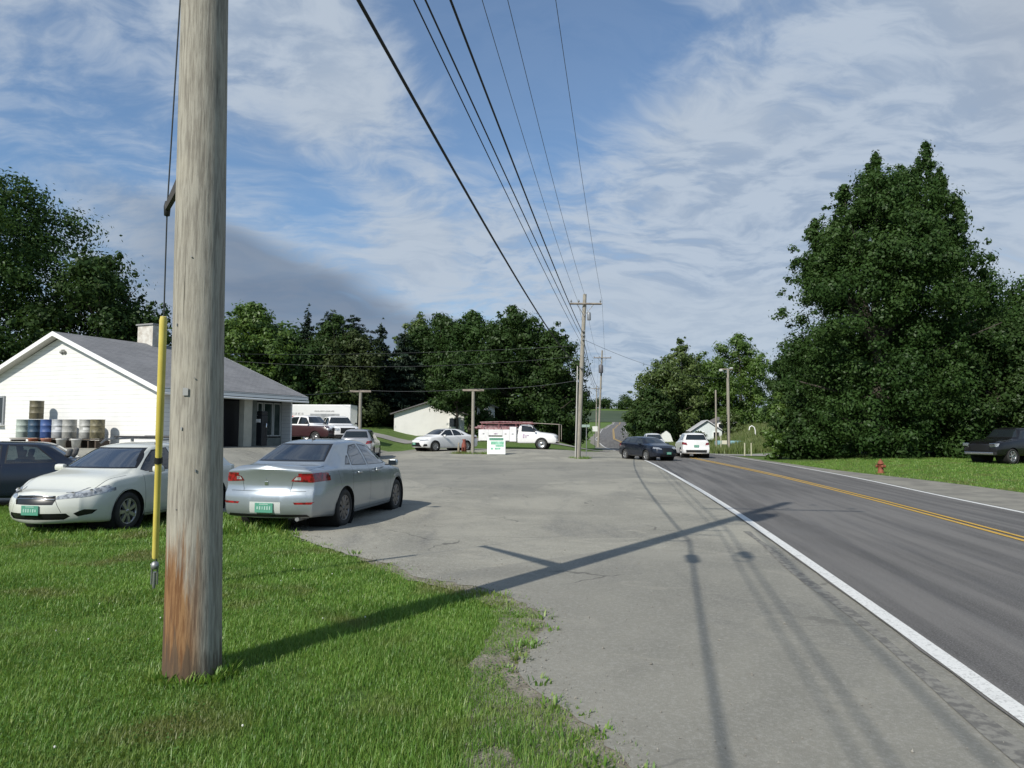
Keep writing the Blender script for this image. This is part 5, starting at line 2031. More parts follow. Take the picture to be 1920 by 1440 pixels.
# --- other cars: one generic recipe each
suv = dict(L=4.55, W=1.82, H=1.68, wr=.35, xr=.88, xf=3.52, beltz=1.06, roofw=.60, tw=.22, spokes=6, rim=M_['alloy'], paint=pt_whiteb, bulge=(.08, .20),
           top=[(-.5, 1.12), (0, 1.14), (.10, 1.22), (.38, 1.56), (.6, 1.64), (1.5, 1.68), (2.3, 1.66), (2.65, 1.60), (2.85, 1.52), (3.42, 1.16), (3.55, 1.13), (4.2, 1.02), (4.45, .90), (4.55, .84), (5, .8)],
           belt=[(-.5, 1.05), (.2, 1.10), (1.2, 1.12), (3.3, 1.04), (4.1, .96), (4.4, .84), (4.55, .78), (5, .78)],
           plan=[(-.5, .80), (0, .82), (.3, .88), (.9, .91), (3.6, .91), (4.2, .85), (4.55, .68), (5, .66)],
           bottom=[(-.5, .38), (.5, .27), (4.0, .25), (4.55, .30), (5, .3)],
           rx=[(.3, .04), (.45, -.02), (.65, -.02), (.72, .03), (1.2, .05)], fx=[(.25, .08), (.5, 0), (.8, .06)],
           sidewin=[[(2.2, 1.14), (3.12, 1.10), (2.66, 1.51), (2.22, 1.56)], [(1.3, 1.16), (2.12, 1.14), (2.14, 1.57), (1.3, 1.56)], [(.62, 1.20), (1.2, 1.17), (1.2, 1.55), (.78, 1.50)]],
           frontwin=(.70, .54, 1.17, 1.56, (2.6, 3.6)), rearwin=(.66, .54, 1.20, 1.54, (-.1, .6)),
           seams=[(2.16, .4, 1.1, 0), (1.25, .6, 1.12, 0)],
           cuts=[('rear', [(.56, .86), (.86, .90), (.88, 1.06), (.62, 1.02)], 'tail', dict(xr=(-.3, .6))),
                 ('side', [(-.1, .90), (.25, .93), (.30, 1.05), (-.1, 1.05)], 'tail', dict(xr=(-.3, .5), facing=-.3)),
                 ('rear', [(-.64, .40), (.64, .40), (.66, .56), (-.66, .56)], 'bumper', dict(xr=(-.3, .6), single=True)),
                 ('front', [(.40, .74), (.80, .80), (.76, .90), (.44, .86)], 'head', dict(xr=(3.9, 5))),
                 ('front', [(-.36, .50), (.36, .50), (.38, .84), (-.38, .84)], 'grille', dict(xr=(3.9, 5), single=True)),
                 ('front', [(-.50, .32), (.50, .32), (.46, .44), (-.46, .44)], 'intake', dict(xr=(3.9, 5), single=True))])


def variant(base, **kw):
    d = dict(base)
    d.update(kw)
    return d


wsuv = make_car(variant(suv, H=1.62), 'white hatchback SUV driving away in the far lane of the road', 'car', 'cars on the road', (12.15, 49.6, T(12.15, 49.6)), (.10, 1), name='moving_car', detail=False, nst=56)
shifted(plate(wsuv, -.075, 0, .80), suv['L'])
dark = variant(suv, L=4.55, paint=pt_slate, top=[(a, b - (.14 if b > 1.3 else .04)) for a, b in suv['top']], H=1.54,
               sidewin=[[(x, z - (.11 if z > 1.4 else .03)) for x, z in w_] for w_ in suv['sidewin']], frontwin=(.70, .54, 1.13, 1.43, (2.6, 3.6)), rearwin=(.66, .54, 1.16, 1.41, (-.1, .6)))
dk = make_car(dark, 'dark slate blue hatchback turning out of the lot onto the road', 'car', 'cars on the road', (8.15, 43.9, T(8.15, 43.9)), (.34, -.94), name='moving_car', detail=False, nst=64)
dk.scale = (.94, .94, .92)
shifted(plate(dk, 4.78, 0, .52, front=True), 4.55)
for sg in (1, -1):
    shifted(mirror(dk, 3.0, sg * 1.0, 1.06, pt_slate, sg), 4.55)

sedan = variant(silver, L=4.5, paint=pt_whiteb, rim=M_['alloy'], glass=M_['glass_dark'], top=[(a, b - .02) for a, b in silver['top']],
                cuts=[('rear', [(.50, .80), (.85, .82), (.85, .92), (.55, .90)], 'tail', dict(xr=(-.3, .5))),
                      ('front', [(.36, .60), (.78, .69), (.74, .755), (.40, .69)], 'head', dict(xr=(3.9, 5))),
                      ('front', [(-.52, .28), (.52, .28), (.40, .56), (-.40, .56)], 'grille', dict(xr=(3.9, 5), single=True)),
                      ('front', [(.60, .30), (.76, .32), (.76, .46), (.66, .46)], 'intake', dict(xr=(3.9, 5)))])
ws = make_car(sedan, 'white sedan with a black lower grille parked nose forward left of the tall T post', 'car', 'cars parked in the lot', (-4.45, 48.6, T(-4.45, 48.6)), (-.72, -.70), detail=False, nst=64)
for sg in (1, -1):
    shifted(mirror(ws, 3.02, sg * 1.0, 1.0, pt_whiteb, sg), 4.5)
shifted(plate(ws, 4.74, 0, .48, front=True), 4.5)
rs = make_car(variant(suv, paint=pt_grey, rim=M_['alloy_dark'], H=1.62), 'silver grey SUV with bright red tail lamps parked behind the silver sedan', 'car', 'cars parked in the lot',
              (-8.45, 41.2, T(-8.45, 41.2)), (-.06, 1), detail=False, nst=64)
shifted(plate(rs, -.075, 0, .80), suv['L'])
ws2 = make_car(variant(suv), 'small white car coming along the road beyond the dark hatchback', 'car', 'cars on the road', (12.35, 64.0, T(12.35, 64.0)), (-.10, -1), name='moving_car', detail=False, nst=44)

# --- pickups
pick = dict(L=5.5, W=1.95, H=1.86, wr=.39, xr=1.15, xf=4.45, beltz=1.22, roofw=.66, tw=.25, spokes=5, rim=M_['alloy'], rimstyle='disc', paint=pt_whiteb, bulge=(.03, .10), sg=.03,
            top=[(-.5, 1.26), (1.95, 1.26), (2.02, 1.28), (2.10, 1.74), (2.3, 1.84), (3.2, 1.86), (3.55, 1.80), (4.08, 1.32), (4.2, 1.27), (5.2, 1.16), (5.42, 1.06), (5.5, 1.0), (6, 1)],
            belt=[(-.5, 1.22), (2.0, 1.22), (4.0, 1.20), (5.1, 1.10), (5.5, .94), (6, .94)],
            plan=[(-.5, .93), (.1, .95), (1, .975), (4.6, .975), (5.2, .93), (5.5, .84), (6, .84)],
            bottom=[(-.5, .48), (1, .42), (4.8, .40), (5.5, .42), (6, .42)],
            sidewin=[[(2.95, 1.26), (3.88, 1.25), (3.50, 1.68), (2.97, 1.74)], [(2.22, 1.27), (2.86, 1.26), (2.88, 1.74), (2.26, 1.72)]],
            frontwin=(.80, .60, 1.33, 1.75, (3.3, 4.25)), rearwin=(.62, .60, 1.34, 1.70, (1.9, 2.3)),
            seams=[],
            cuts=[('rear', [(.78, .80), (.94, .80), (.94, 1.18), (.78, 1.18)], 'tail', dict(xr=(-.3, .6))),
                  ('front', [(.56, .84), (.86, .86), (.86, 1.02), (.56, 1.0)], 'head', dict(xr=(4.6, 6))),
                  ('front', [(-.50, .66), (.50, .66), (.50, 1.04), (-.50, 1.04)], 'grille', dict(xr=(4.6, 6), single=True)),
                  ('front', [(-.84, .44), (.84, .44), (.84, .60), (-.84, .60)], 'bumper', dict(xr=(4.6, 6), single=True))])
pk1 = make_car(variant(pick, seam=paint('maroon black paint', (.045, .018, .020), rough=.3), cuts=pick['cuts'] + [('side', [(-.2, .3), (5.8, .3), (5.8, 1.12), (2.1, 1.20), (2.0, 1.3), (-.2, 1.3)], 2, {})]), 'dark maroon pickup with a white cab and tarped bed parked beside the rental trailer', 'pickup', 'pickups parked in the lot',
               (-14.0, 49.6, T(-14.0, 49.6)), (.90, -.44), name='pickup', detail=False, nst=64)
q = MB()
q.box((1.05, 0, 1.42), (1.85, 1.75, .34), bev=.10)
add_part(q, 'bed_load', MAT('grey green tarp', (.22, .27, .22), (.16, .19, .15), scale=3, rough=.9), pk1, 5.5)
pk2 = make_car(variant(pick, paint=pt_whiteb), 'white pickup parked nose out behind the silver grey SUV', 'pickup', 'pickups parked in the lot', (-12.2, 50.8, T(-12.2, 50.8)), (.50, -.87), name='pickup', detail=False, nst=64)
for pk in (pk1, pk2):
    for sg in (1, -1):
        shifted(mirror(pk, 3.85, sg * 1.10, 1.34, M_['black'], sg), 5.5)

# --- utility truck with a service body and a red rack
ut = dict(variant(pick, L=6.1, wr=.44, xr=1.35, xf=4.95, paint=pt_whiteb, H=1.95))
ut['top'] = [(-.5, .95), (3.0, .95), (3.03, 1.0), (3.10, 1.84), (3.3, 1.93), (3.9, 1.95), (4.15, 1.88), (4.62, 1.42), (4.75, 1.36), (5.8, 1.24), (6.02, 1.14), (6.1, 1.05), (7, 1)]
ut['belt'] = [(-.5, .90), (2.9, .90), (3.1, 1.28), (4.6, 1.27), (5.7, 1.18), (6.1, 1.0), (7, 1)]
ut['plan'] = [(-.5, .60), (2.9, .62), (3.15, .95), (5.2, .97), (5.8, .93), (6.1, .84), (7, .84)]
ut['bottom'] = [(-.5, .58), (2.9, .52), (3.2, .46), (6.1, .48), (7, .48)]
ut['sidewin'] = [[(3.32, 1.36), (4.48, 1.33), (4.12, 1.78), (3.36, 1.84)]]
ut['frontwin'] = (.80, .60, 1.42, 1.84, (3.9, 4.8))
ut['rearwin'] = (.55, .50, 1.42, 1.80, (2.9, 3.3))
ut['cuts'] = [('front', [(.56, .86), (.86, .88), (.86, 1.06), (.56, 1.04)], 'head', dict(xr=(5, 7))), ('front', [(-.50, .66), (.50, .66), (.50, 1.08), (-.50, 1.08)], 'grille', dict(xr=(5, 7), single=True)),
              ('front', [(-.84, .46), (.84, .46), (.84, .62), (-.84, .62)], 'bumper', dict(xr=(5, 7), single=True))]
hu = (.985, -.17)
utr = make_car(ut, 'white utility truck with side lockers and a red overhead rack, side on', 'utility truck', None, (.55, 54.2, T(.55, 53.6)), hu, name='utility_truck', detail=False, nst=72)
utr.scale = (.94, .94, .93)
m_lock = MAT('white locker paint', (.74, .74, .74), (.66, .66, .65), scale=2, rough=.4)
for sg in (-1, 1):
    q = MB()
    for x0, x1, z0, z1 in ((.0, .80, .66, 1.52), (.805, 1.895, 1.06, 1.52), (1.90, 2.46, .66, 1.52), (2.465, 2.98, .60, 1.74)):
        q.box(((x0 + x1) / 2, sg * .80, (z0 + z1) / 2), (x1 - x0, .36, z1 - z0), bev=.012)
    o = add_part(q, 'side_locker', m_lock, utr, 6.1)
    q = MB()
    for x in (.4, 1.35, 2.15, 2.7):
        q.box((x, sg * .985, 1.18), (.14, .02, .05), bev=.005)
    o2 = q.build('latch', M_['black'], o)
m_red = MAT('red rack paint', (.17, .05, .055), (.28, .12, .12), scale=4, rough=.5)
q = MB()
for sg in (-1, 1):
    q.tube([(.2, sg * .88, 2.00), (4.3, sg * .82, 2.00)], .035, n=6)
    for x in (.25, 1.6, 2.95):
        q.tube([(x, sg * .88, 1.5), (x, sg * .88, 2.00)], .03, n=6)
for x in np.linspace(.2, 4.3, 8):
    q.tube([(x, -.88, 2.00), (x, .88, 2.00)], .028, n=6)
add_part(q, 'rack', m_red, utr, 6.1)
q = MB()
for y, r_, zz_ in ((-.5, .05, 2.08), (-.36, .04, 2.07), (.1, .05, 2.10), (.3, .04, 2.07), (-.6, .07, 1.66), (-.3, .09, 1.62), (.2, .10, 1.68), (.5, .06, 1.8)):
    q.tube([(.0 if zz_ > 1.9 else -.4, y, zz_), (1.6, y + .08, zz_ + .05), (2.9 if zz_ < 1.9 else 4.1, y, zz_)], r_, n=6)
q.box((1.2, 0, 1.5), (2.3, 1.2, .3), bev=.05)
add_part(q, 'rack_load', MAT('maroon ladder', (.16, .05, .06), (.34, .22, .22), scale=6, rough=.6), utr, 6.1)
q = MB()
q.tube([(6.3, .86, .55), (6.3, .86, 1.95)], .02, n=6)
q.tube([(6.3, -.86, .55), (6.3, -.86, 1.95)], .02, n=6)
q.tube([(6.3, -.86, 1.95), (6.3, .86, 1.95)], .02, n=6)
q.tube([(4.3, -.86, 2.05), (6.3, -.86, 1.95)], .022, n=6)
q.tube([(4.3, .86, 2.05), (6.3, .86, 1.95)], .022, n=6)
q.tube([(6.1, -.86, .6), (6.3, -.86, .6)], .02, n=6)
add_part(q, 'front_rack_frame', MAT('pale frame metal', (.38, .33, .29), rough=.6), utr, 6.1)
q = MB()
for x, z, w_, h_ in ((3.55, 1.06, .10, .34), (3.72, 1.02, .08, .24), (3.88, 1.10, .14, .08), (1.36, 1.19, .30, .08)):
    q.box((x, -.982, z), (w_, .012, h_))
add_part(q, 'door_marking', MAT('mauve marking', (.42, .30, .42), (.55, .45, .55), scale=8, rough=.5), utr, 6.1)
for sg in (1, -1):
    shifted(mirror(utr, 4.42, sg * 1.12, 1.45, M_['black'], sg), 6.1)

# --- long white rental box truck body with an orange band
bt_p = (-14.9, 56.2)
bt = empty('box_trailer', (bt_p[0], bt_p[1], T(*bt_p)), math.atan2(-.02, 1), 'long white box trailer with an orange red band behind the pickups', 'trailer')
q = MB()
q.box((0, 0, 1.72), (5.6, 2.2, 2.05), bev=.05)
q.build('box', pt_whiteb, bt)
q = MB()
q.box((-1.45, -1.108, 1.66), (1.95, .012, .46))
q.build('orange_band', MAT('orange red band', (.62, .08, .035), (.50, .05, .03), scale=3, rough=.5), bt)
q = MB()
q.box((.85, -1.107, 1.78), (2.2, .012, .56))
q.build('grey_panel', MAT('grey picture panel', (.36, .37, .38), (.24, .25, .26), scale=2.5, rough=.5), bt)
q = MB()
for i, (x, w_) in enumerate(((-2.45, .16), (-2.2, .2), (-1.95, .14), (-1.72, .2), (-1.46, .18), (-1.2, .14))):
    q.box((x + .35, -1.108, 2.06), (w_, .012, .15))
q.box((.8, -1.112, 2.25), (1.5, .012, .10))
q.build('worn_lettering', MAT('worn grey lettering', (.30, .29, .29), (.6, .6, .6), scale=9, rough=.6), bt)
for x in (-.55, .35):
    for sg in (1, -1):
        wheel(bt, x, sg * 1.0, .34, .2, M_['alloy'], style='disc')
q = MB()
q.box((0, 0, .62), (5.3, 1.2, .16))
q.tube([(2.7, 0, .6), (3.9, 0, .5)], .05, n=8)
q.build('chassis', M_['black'], bt)
q = MB()
q.box((2.74, 0, 1.72), (.06, 1.9, 1.7), bev=.01)
q.build('end_panel', MAT('grey end panel', (.30, .30, .29), rough=.6), bt)

# --- dark vehicle under the trees on the right
rc = make_car(variant(pick, paint=pt_black, rim=M_['alloy'], rimstyle='spoke'), 'black pickup parked in the tree shade at the right edge of the lawn', 'pickup', None, (26.3, 38.2, T(26.3, 38.2)), (-.93, -.37), name='pickup', detail=False, nst=64)
for x, y, z, w_, h_ in ((5.58, .70, .95, .30, .16), (5.58, -.70, .95, .30, .16), (5.62, 0, .52, 1.5, .12)):
    q = MB()
    q.box((x, y, z), (.05, w_, h_), bev=.015)
    add_part(q, 'headlight' if w_ < 1 else 'bumper_bar', M_['chrome'], rc, 5.5)

# ------------------------------------------------------------ trees
m_bark = MAT('dark bark', (.045, .038, .031), (.075, .065, .053), scale=5, rough=.95, bump=.6, bscale=30, stretch=(1, 1, .25))
LEAF = {
    'maple': leafmat('maple leaves', (.026, .056, .014), (.044, .086, .022), (.080, .130, .040), scale=.45, trans=.28, hi=.5, gloss=.012),
    'bright': leafmat('bright leaves', (.060, .110, .020), (.085, .150, .030), (.13, .20, .05), scale=.4, trans=.35),
    'olive': leafmat('olive leaves', (.062, .098, .026), (.092, .135, .036), (.13, .175, .055), scale=.4, trans=.3),
    'spruce': leafmat('spruce needles', (.024, .042, .028), (.038, .060, .042), (.066, .09, .066), scale=.5, trans=.1, hi=.6, gloss=.01),
    'dark': leafmat('dark leaves', (.024, .048, .013), (.040, .075, .021), (.072, .112, .036), scale=.5, trans=.25, hi=.5, gloss=.012),
    'reddish': leafmat('bronze tinged leaves', (.034, .050, .018), (.050, .070, .026), (.085, .11, .04), scale=.5, trans=.25, hi=.5, gloss=.012),
}


def clusters(C, R, nper, size, r, squash=.75, flat=.0, asp=.62):
    """leaf cards around clump centres: C (k,3), R (k,)"""
    k = len(C)
    ids = np.repeat(np.arange(k), nper)
    n = len(ids)
    d = r.normal(size=(n, 3))
    d /= np.linalg.norm(d, axis=1)[:, None]
    rad = R[ids] * np.clip(np.abs(r.normal(.66, .34, n)), .02, 1.65)
    P = C[ids] + d * rad[:, None] * np.array([1, 1, squash])
    nr = d * 1.5 + r.normal(size=(n, 3)) * .42 + np.array([0, 0, .25 + flat])
    nr /= np.linalg.norm(nr, axis=1)[:, None]
    t = np.cross(nr, r.normal(size=(n, 3)))
    t /= np.linalg.norm(t, axis=1)[:, None]
    b = np.cross(nr, t)
    s = size * r.uniform(.55, 1.35, n)
    a = t * s[:, None]
    c = b * (s * asp)[:, None]
    V = np.stack([P - a, P + c * .9 - a * .1, P + a, P - c * .9 - a * .1], 1).reshape(-1, 3)
    F = np.arange(n * 4).reshape(-1, 4)
    cl = r.random(k)[ids] * .55 + r.random(n) * .45
    return V, F, np.repeat(cl, 4)


def interp(prof, t):
    return np.interp(t, [a for a, b in prof], [b for a, b in prof])


def limbs(q, base, C, nb, r0, h, rnd):
    """trunk with tapering limbs to some of the clump centres"""
    top = Vector((0, 0, h * .86))
    tr = [Vector((0, 0, -.3))]
    for i in range(1, 9):
        t = i / 8
        tr.append(Vector((rnd.uniform(-.03, .03) * h * t * .5, rnd.uniform(-.03, .03) * h * t * .5, h * .86 * t)))
    q.tube(tr, [r0 * (1.25 if i == 0 else 1) * (1 - .88 * i / 8) for i in range(9)], n=10)
    idx = rnd.sample(range(len(C)), min(nb, len(C)))
    for i in idx:
        e = Vector(C[i])
        zs_ = max(h * .10, min(e.z * .72, h * .8))
        k = zs_ / (h * .86) * 8
        j = int(min(7, k))
        s = tr[j].lerp(tr[j + 1], k - j)
        m = s.lerp(e, .5) + Vector((0, 0, -.05 * (e - s).length + rnd.uniform(0, .2)))
        rb = r0 * .42 * (1 - zs_ / h * .7)
        q.tube([s, m, e], [rb, rb * .6, rb * .18], n=6, caps=False)


def tree(label, x, y, h, w, prof, leaf, n, size, seed, clump=.16, nclump=120, group=None, name='deciduous_tree', trunk=.022, depth=None, zbase=None, tips=0, squash=.75, lean=(0, 0), cat='tree'):
    """prof: (height fraction, radius fraction of w/2)"""
    r = np.random.default_rng(seed)
    rnd = random.Random(seed)
    z0 = T(x, y) if zbase is None else zbase
    root = empty(name, (x, y, z0), rnd.uniform(0, .0), label, cat, group)
    zlo, zhi = prof[0][0], prof[-1][0]
    # more clumps where the crown is wide
    ts = r.uniform(zlo, zhi, nclump * 4)
    wt = interp(prof, ts) + .15
    ts = ts[r.random(len(ts)) < wt / wt.max()][:nclump]
    R = interp(prof, ts) * w / 2
    an = r.uniform(0, 2 * np.pi, len(ts))
    lob = 1 + .13 * np.sin(an * 3 + seed) + .10 * np.sin(an * 5 + ts * 9 + seed * 2)
    rf = np.sqrt(r.uniform(.10, 1.0, len(ts)))
    cr = clump * w * r.uniform(.55, 1.25, len(ts)) * np.clip(R / (w / 2) + .35, .35, 1)
    rad = np.maximum(0, R * lob * rf - cr * .55)
    C = np.stack([np.cos(an) * rad + lean[0] * ts * h, np.sin(an) * rad * (depth or 1) + lean[1] * ts * h, ts * h], 1)
    if tips:
        tt = r.uniform(.25, 1.0, tips) * (zhi - zlo) + zlo
        ta = r.uniform(0, 2 * np.pi, tips)
        Rt = interp(prof, tt) * w / 2 * r.uniform(.86, 1.07, tips)
        Ct = np.stack([np.cos(ta) * Rt + lean[0] * tt * h, np.sin(ta) * Rt * (depth or 1), tt * h + r.uniform(-.02, .03, tips) * h], 1)
        C = np.concatenate([C, Ct])
        cr = np.concatenate([cr, clump * w * r.uniform(.16, .34, tips)])
    vol = cr ** 2
    nper = np.maximum(12, (n * vol / vol.sum())).astype(int)
    V, F, at = clusters(C, cr, nper, size, r, squash=squash)
    mesh_np('crown', V, F, LEAF[leaf] if isinstance(leaf, str) else leaf, root, attr=at)
    q = MB()
    limbs(q, None, [tuple(c) for c in C], 26, trunk * h, h * zhi, rnd)
    q.build('trunk', m_bark, root, recalc=False)
    return root


def conifer(label, x, y, h, w, leaf, seed, group=None, n=16000, size=.17, zlo=.06, power=.85):
    r = np.random.default_rng(seed)
    rnd = random.Random(seed)
    root = empty('conifer', (x, y, T(x, y)), 0, label, 'tree', group)
    P, D = [], []
    br = MB()
    lv = int(h / .30)
    for i in range(lv):
        t = zlo + (1 - zlo) * i / lv
        R = (w / 2) * (1 - t) ** power * r.uniform(.82, 1.12) + .12
        nb = int(7 + 3 * (1 - t))
        for k in range(nb):
            a = 2 * math.pi * (k + r.random()) / nb + i
            Rk = R * r.uniform(.7, 1.12)
            P.append((a, t * h + r.normal(0, .45), Rk * (1.35 if r.random() < .12 else 1)))
    P = np.array(P)
    m = len(P)
    wts = P[:, 2] ** 1.3
    nper = np.maximum(8, n * wts / wts.sum()).astype(int)
    ids = np.repeat(np.arange(m), nper)
    nn = len(ids)
    s = r.random(nn) ** .7
    side = r.normal(0, .10, nn) * P[ids, 2] * (1.15 - s)
    a = P[ids, 0]
    rr = P[ids, 2] * s
    z = P[ids, 1] - .22 * rr + .10 * rr * s - r.uniform(0, .22, nn) + .05 * h * 0
    X = np.cos(a) * rr - np.sin(a) * side
    Y = np.sin(a) * rr + np.cos(a) * side
    C = np.stack([X, Y, z], 1)
    t1 = np.stack([np.cos(a), np.sin(a), -.30 + 0 * a], 1) + r.normal(0, .5, (nn, 3))
    t1 /= np.linalg.norm(t1, axis=1)[:, None]
    nr = np.array([0, 0, 1.0]) + r.normal(0, .45, (nn, 3))
    b = np.cross(nr, t1)
    b /= np.linalg.norm(b, axis=1)[:, None]
    L = size * r.uniform(.6, 1.5, nn)[:, None]
    V = np.stack([C - t1 * L, C + b * L * .32, C + t1 * L, C - b * L * .32], 1).reshape(-1, 3)
    mesh_np('crown', V, np.arange(nn * 4).reshape(-1, 4), LEAF[leaf], root, attr=np.repeat(r.random(m)[ids] * .5 + r.random(nn) * .5, 4))
    q = MB()
    q.tube([(0, 0, -.3), (0, 0, h * .5), (0, 0, h * .97)], [h * .016, h * .010, .02], n=8)
    q.build('trunk', m_bark, root, recalc=False)
    return root


ROUND = [(.10, .45), (.22, .85), (.40, 1.0), (.60, .95), (.78, .72), (.90, .42), (.98, .12)]
FULL = [(.03, .80), (.15, .95), (.35, 1.0), (.60, .92), (.80, .66), (.92, .36), (.99, .10)]
g_r, g_l, g_f = 'trees by the lawn on the right', 'trees behind the lot', 'trees beyond the road bend'

# the big tree on the right: broad skirt, two leaders at the top
BIG = [(.02, .80), (.10, .92), (.28, 1.0), (.46, 1.0), (.60, .93), (.68, .84), (.78, .66), (.86, .48), (.92, .30)]
bt_ = tree('huge dark green maple with two ragged tops on the right lawn', 23.5, 47.0, 20.0, 12.7, BIG, 'maple', 200000, .105, 71, clump=.085, nclump=480, group=g_r, trunk=.021, tips=260, squash=.8, lean=(.055, 0))
r = np.random.default_rng(5)
# upper leaders as further clumps of the same crown
Cs, Rs = [], []
for cx, cz0, cz1, rad0 in ((.3, 12.5, 19.7, 2.0), (3.3, 12.5, 20.5, 2.2), (1.9, 12, 18.9, 2.2), (-1.6, 11.5, 17.6, 2.0), (5.1, 10, 16.9, 1.7), (-3.4, 10, 15.2, 1.6), (4.2, 12, 19.0, 1.2)):
    for i in range(100):
        t = r.random() ** .9
        z = cz0 + (cz1 - cz0) * t
        R_ = rad0 * (1 - t) ** .8 + .10
        a = r.uniform(0, 6.28)
        Cs.append((cx + (cx - 1) * .10 * t + math.cos(a) * R_ * r.uniform(.2, 1), math.sin(a) * R_ * r.uniform(.2, 1), z))
        Rs.append(r.uniform(.16, .62) * (1.15 - t * .65))
V, F, at = clusters(np.array(Cs), np.array(Rs), 90, .10, r, squash=1.3)
mesh_np('crown', V, F, LEAF['maple'], bt_, attr=at)
q = MB()
for cx, z1 in ((.3, 19.3), (3.3, 20.1), (1.9, 18.4), (-1.6, 17), (5.1, 16.2), (-3.4, 14.5)):
    q.tube([(0, 0, 7), (cx * .6, 0, 11), (cx, 0, 14), (cx * 1.12, 0, z1)], [.30, .2, .11, .02], n=6)
q.build('limb', m_bark, bt_, recalc=False)

tree('dark green maple standing at the right edge behind the black pickup', 35.8, 50.5, 12.3, 15.0, FULL, 'maple', 90000, .125, 72, clump=.12, nclump=200, group=g_r, tips=50)
tree('low dark spreading tree between the huge maple and the right edge', 31.0, 46.5, 9.0, 9.5, [(.08, .8), (.25, 1), (.55, .95), (.8, .6), (.97, .15)], 'dark', 60000, .11, 73, clump=.13, nclump=130, group=g_r, tips=30)
tree('dark tree filling the shade behind the black pickup', 33, 60, 11.5, 16, FULL, 'dark', 26000, .2, 74, clump=.14, nclump=110, group=g_r)
tree('dark tree in the gloom behind the huge maple', 28.5, 58, 11, 12, FULL, 'dark', 26000, .2, 75, clump=.14, nclump=110, group=g_r)
tree('round dark green bush at the left foot of the huge maple', 19.9, 49.5, 5.0, 4.2, [(.02, .8), (.2, 1), (.5, .95), (.8, .6), (.98, .15)], 'dark', 16000, .12, 76, clump=.17, nclump=60, name='bush', group='bushes by the lawn', cat='bush', tips=12)
tree('light green shrub left of the huge maple by the driveway', 18.5, 50.5, 4.6, 2.6, [(.02, .8), (.3, 1), (.6, .9), (.98, .2)], 'bright', 9000, .12, 77, clump=.18, nclump=40, name='bush', group='bushes by the lawn', cat='bush')

# the big maple behind the store on the left
LB = [(.05, .70), (.2, .95), (.4, 1.0), (.6, .92), (.78, .68), (.9, .42), (.98, .14)]
tree('large dark maple behind the left end of the store', -38.5, 51, 19.5, 20.5, LB, 'maple', 130000, .13, 81, clump=.105, nclump=300, group=g_l, tips=110, lean=(.03, 0))
tree('dark maple with sparse ragged boughs above the store ridge', -28.2, 49.5, 13.0, 12.6, [(.10, .7), (.3, 1.0), (.5, .95), (.7, .65), (.88, .4), (.98, .15)], 'dark', 42000, .15, 82, clump=.11, nclump=130, group=g_l, tips=70)
tree('tall feathery tree behind the large maple at far left', -45.5, 56, 20.0, 14.0, LB, 'dark', 36000, .2, 83, clump=.13, nclump=120, group=g_l, tips=30)

# the row behind the lot, left to right
tree('bright yellow green tree rising right of the near pole', -24.6, 68.5, 11.9, 9.6, FULL, 'bright', 40000, .17, 84, clump=.13, nclump=140, group=g_l, tips=60)
conifer('narrow dark spruce just right of the bright green tree', -20.6, 73, 11.4, 4.6, 'spruce', 85, g_l, n=30000)
conifer('tall dark pine with a pointed top, middle of the conifer group', -19.2, 76.5, 11.8, 7.6, 'spruce', 86, g_l, n=38000, power=.55)
conifer('broad dark pine right of the tall pointed pine', -16.9, 77.5, 11.6, 7.8, 'spruce', 87, g_l, n=38000, power=.5)
conifer('blue green spruce left of the gap over the white house', -13.4, 74.5, 10.4, 6.2, 'spruce', 88, g_l, n=30000)
conifer('short dark spruce beside the blue green spruce', -11.2, 75.5, 9.6, 6.4, 'spruce', 89, g_l, n=30000, power=.6)
tree('dark bronze tinged tree behind the first T post', -15.5, 71, 9.2, 8.5, FULL, 'reddish', 26000, .17, 90, clump=.14, nclump=90, group=g_l)
tree('broad dark green tree masking the pines behind the first T post', -17.3, 72.5, 10.9, 8.6, FULL, 'dark', 34000, .15, 103, clump=.12, nclump=120, group=g_l, tips=30)
tree('low shrub at the left corner of the pale blue house', 24.6, 95.5, 2.4, 3.0, [(.02, .85), (.4, 1), (.98, .3)], 'dark', 7000, .10, 104, clump=.2, nclump=30, name='bush', group='bushes by the far houses', cat='bush')
tree('small tree partly hiding the white garage', 28.6, 95.5, 4.2, 3.0, FULL, 'olive', 8000, .10, 105, clump=.17, nclump=40, group=g_f)
tree('tree under the spruces behind the box trailer', -21, 70, 8.5, 9.5, FULL, 'dark', 24000, .18, 91, clump=.14, nclump=90, group=g_l)
UP = [(.20, .6), (.32, .95), (.5, 1.0), (.68, .9), (.83, .65), (.93, .36), (.99, .12)]
tree('mid green maple whose boughs hang over the white house', -7.9, 79.0, 12.8, 9.6, UP, 'dark', 40000, .16, 92, clump=.125, nclump=130, group=g_l, tips=40)
tree('olive green tree left of the mid green maple', -11.0, 84, 13.6, 7.5, FULL, 'olive', 22000, .18, 93, clump=.14, nclump=90, group=g_l, tips=20)
tree('dark maple behind the tall T post', -4.4, 78.5, 13.0, 9.2, UP, 'maple', 40000, .16, 94, clump=.125, nclump=130, group=g_l, tips=30)
tree('tallest rounded dark maple behind the utility truck', .1, 73.5, 13.0, 9.8, FULL, 'dark', 52000, .16, 95, clump=.12, nclump=170, group=g_l, tips=40)
tree('dark green tree with bushy side left of the second pole', 4.2, 72.5, 11.3, 7.2, FULL, 'dark', 36000, .15, 96, clump=.13, nclump=120, group=g_l, tips=40)
tree('low dark tree at the end of the row by the second pole', 5.6, 80, 6.4, 6.0, FULL, 'maple', 16000, .16, 97, clump=.15, nclump=70, group=g_l)
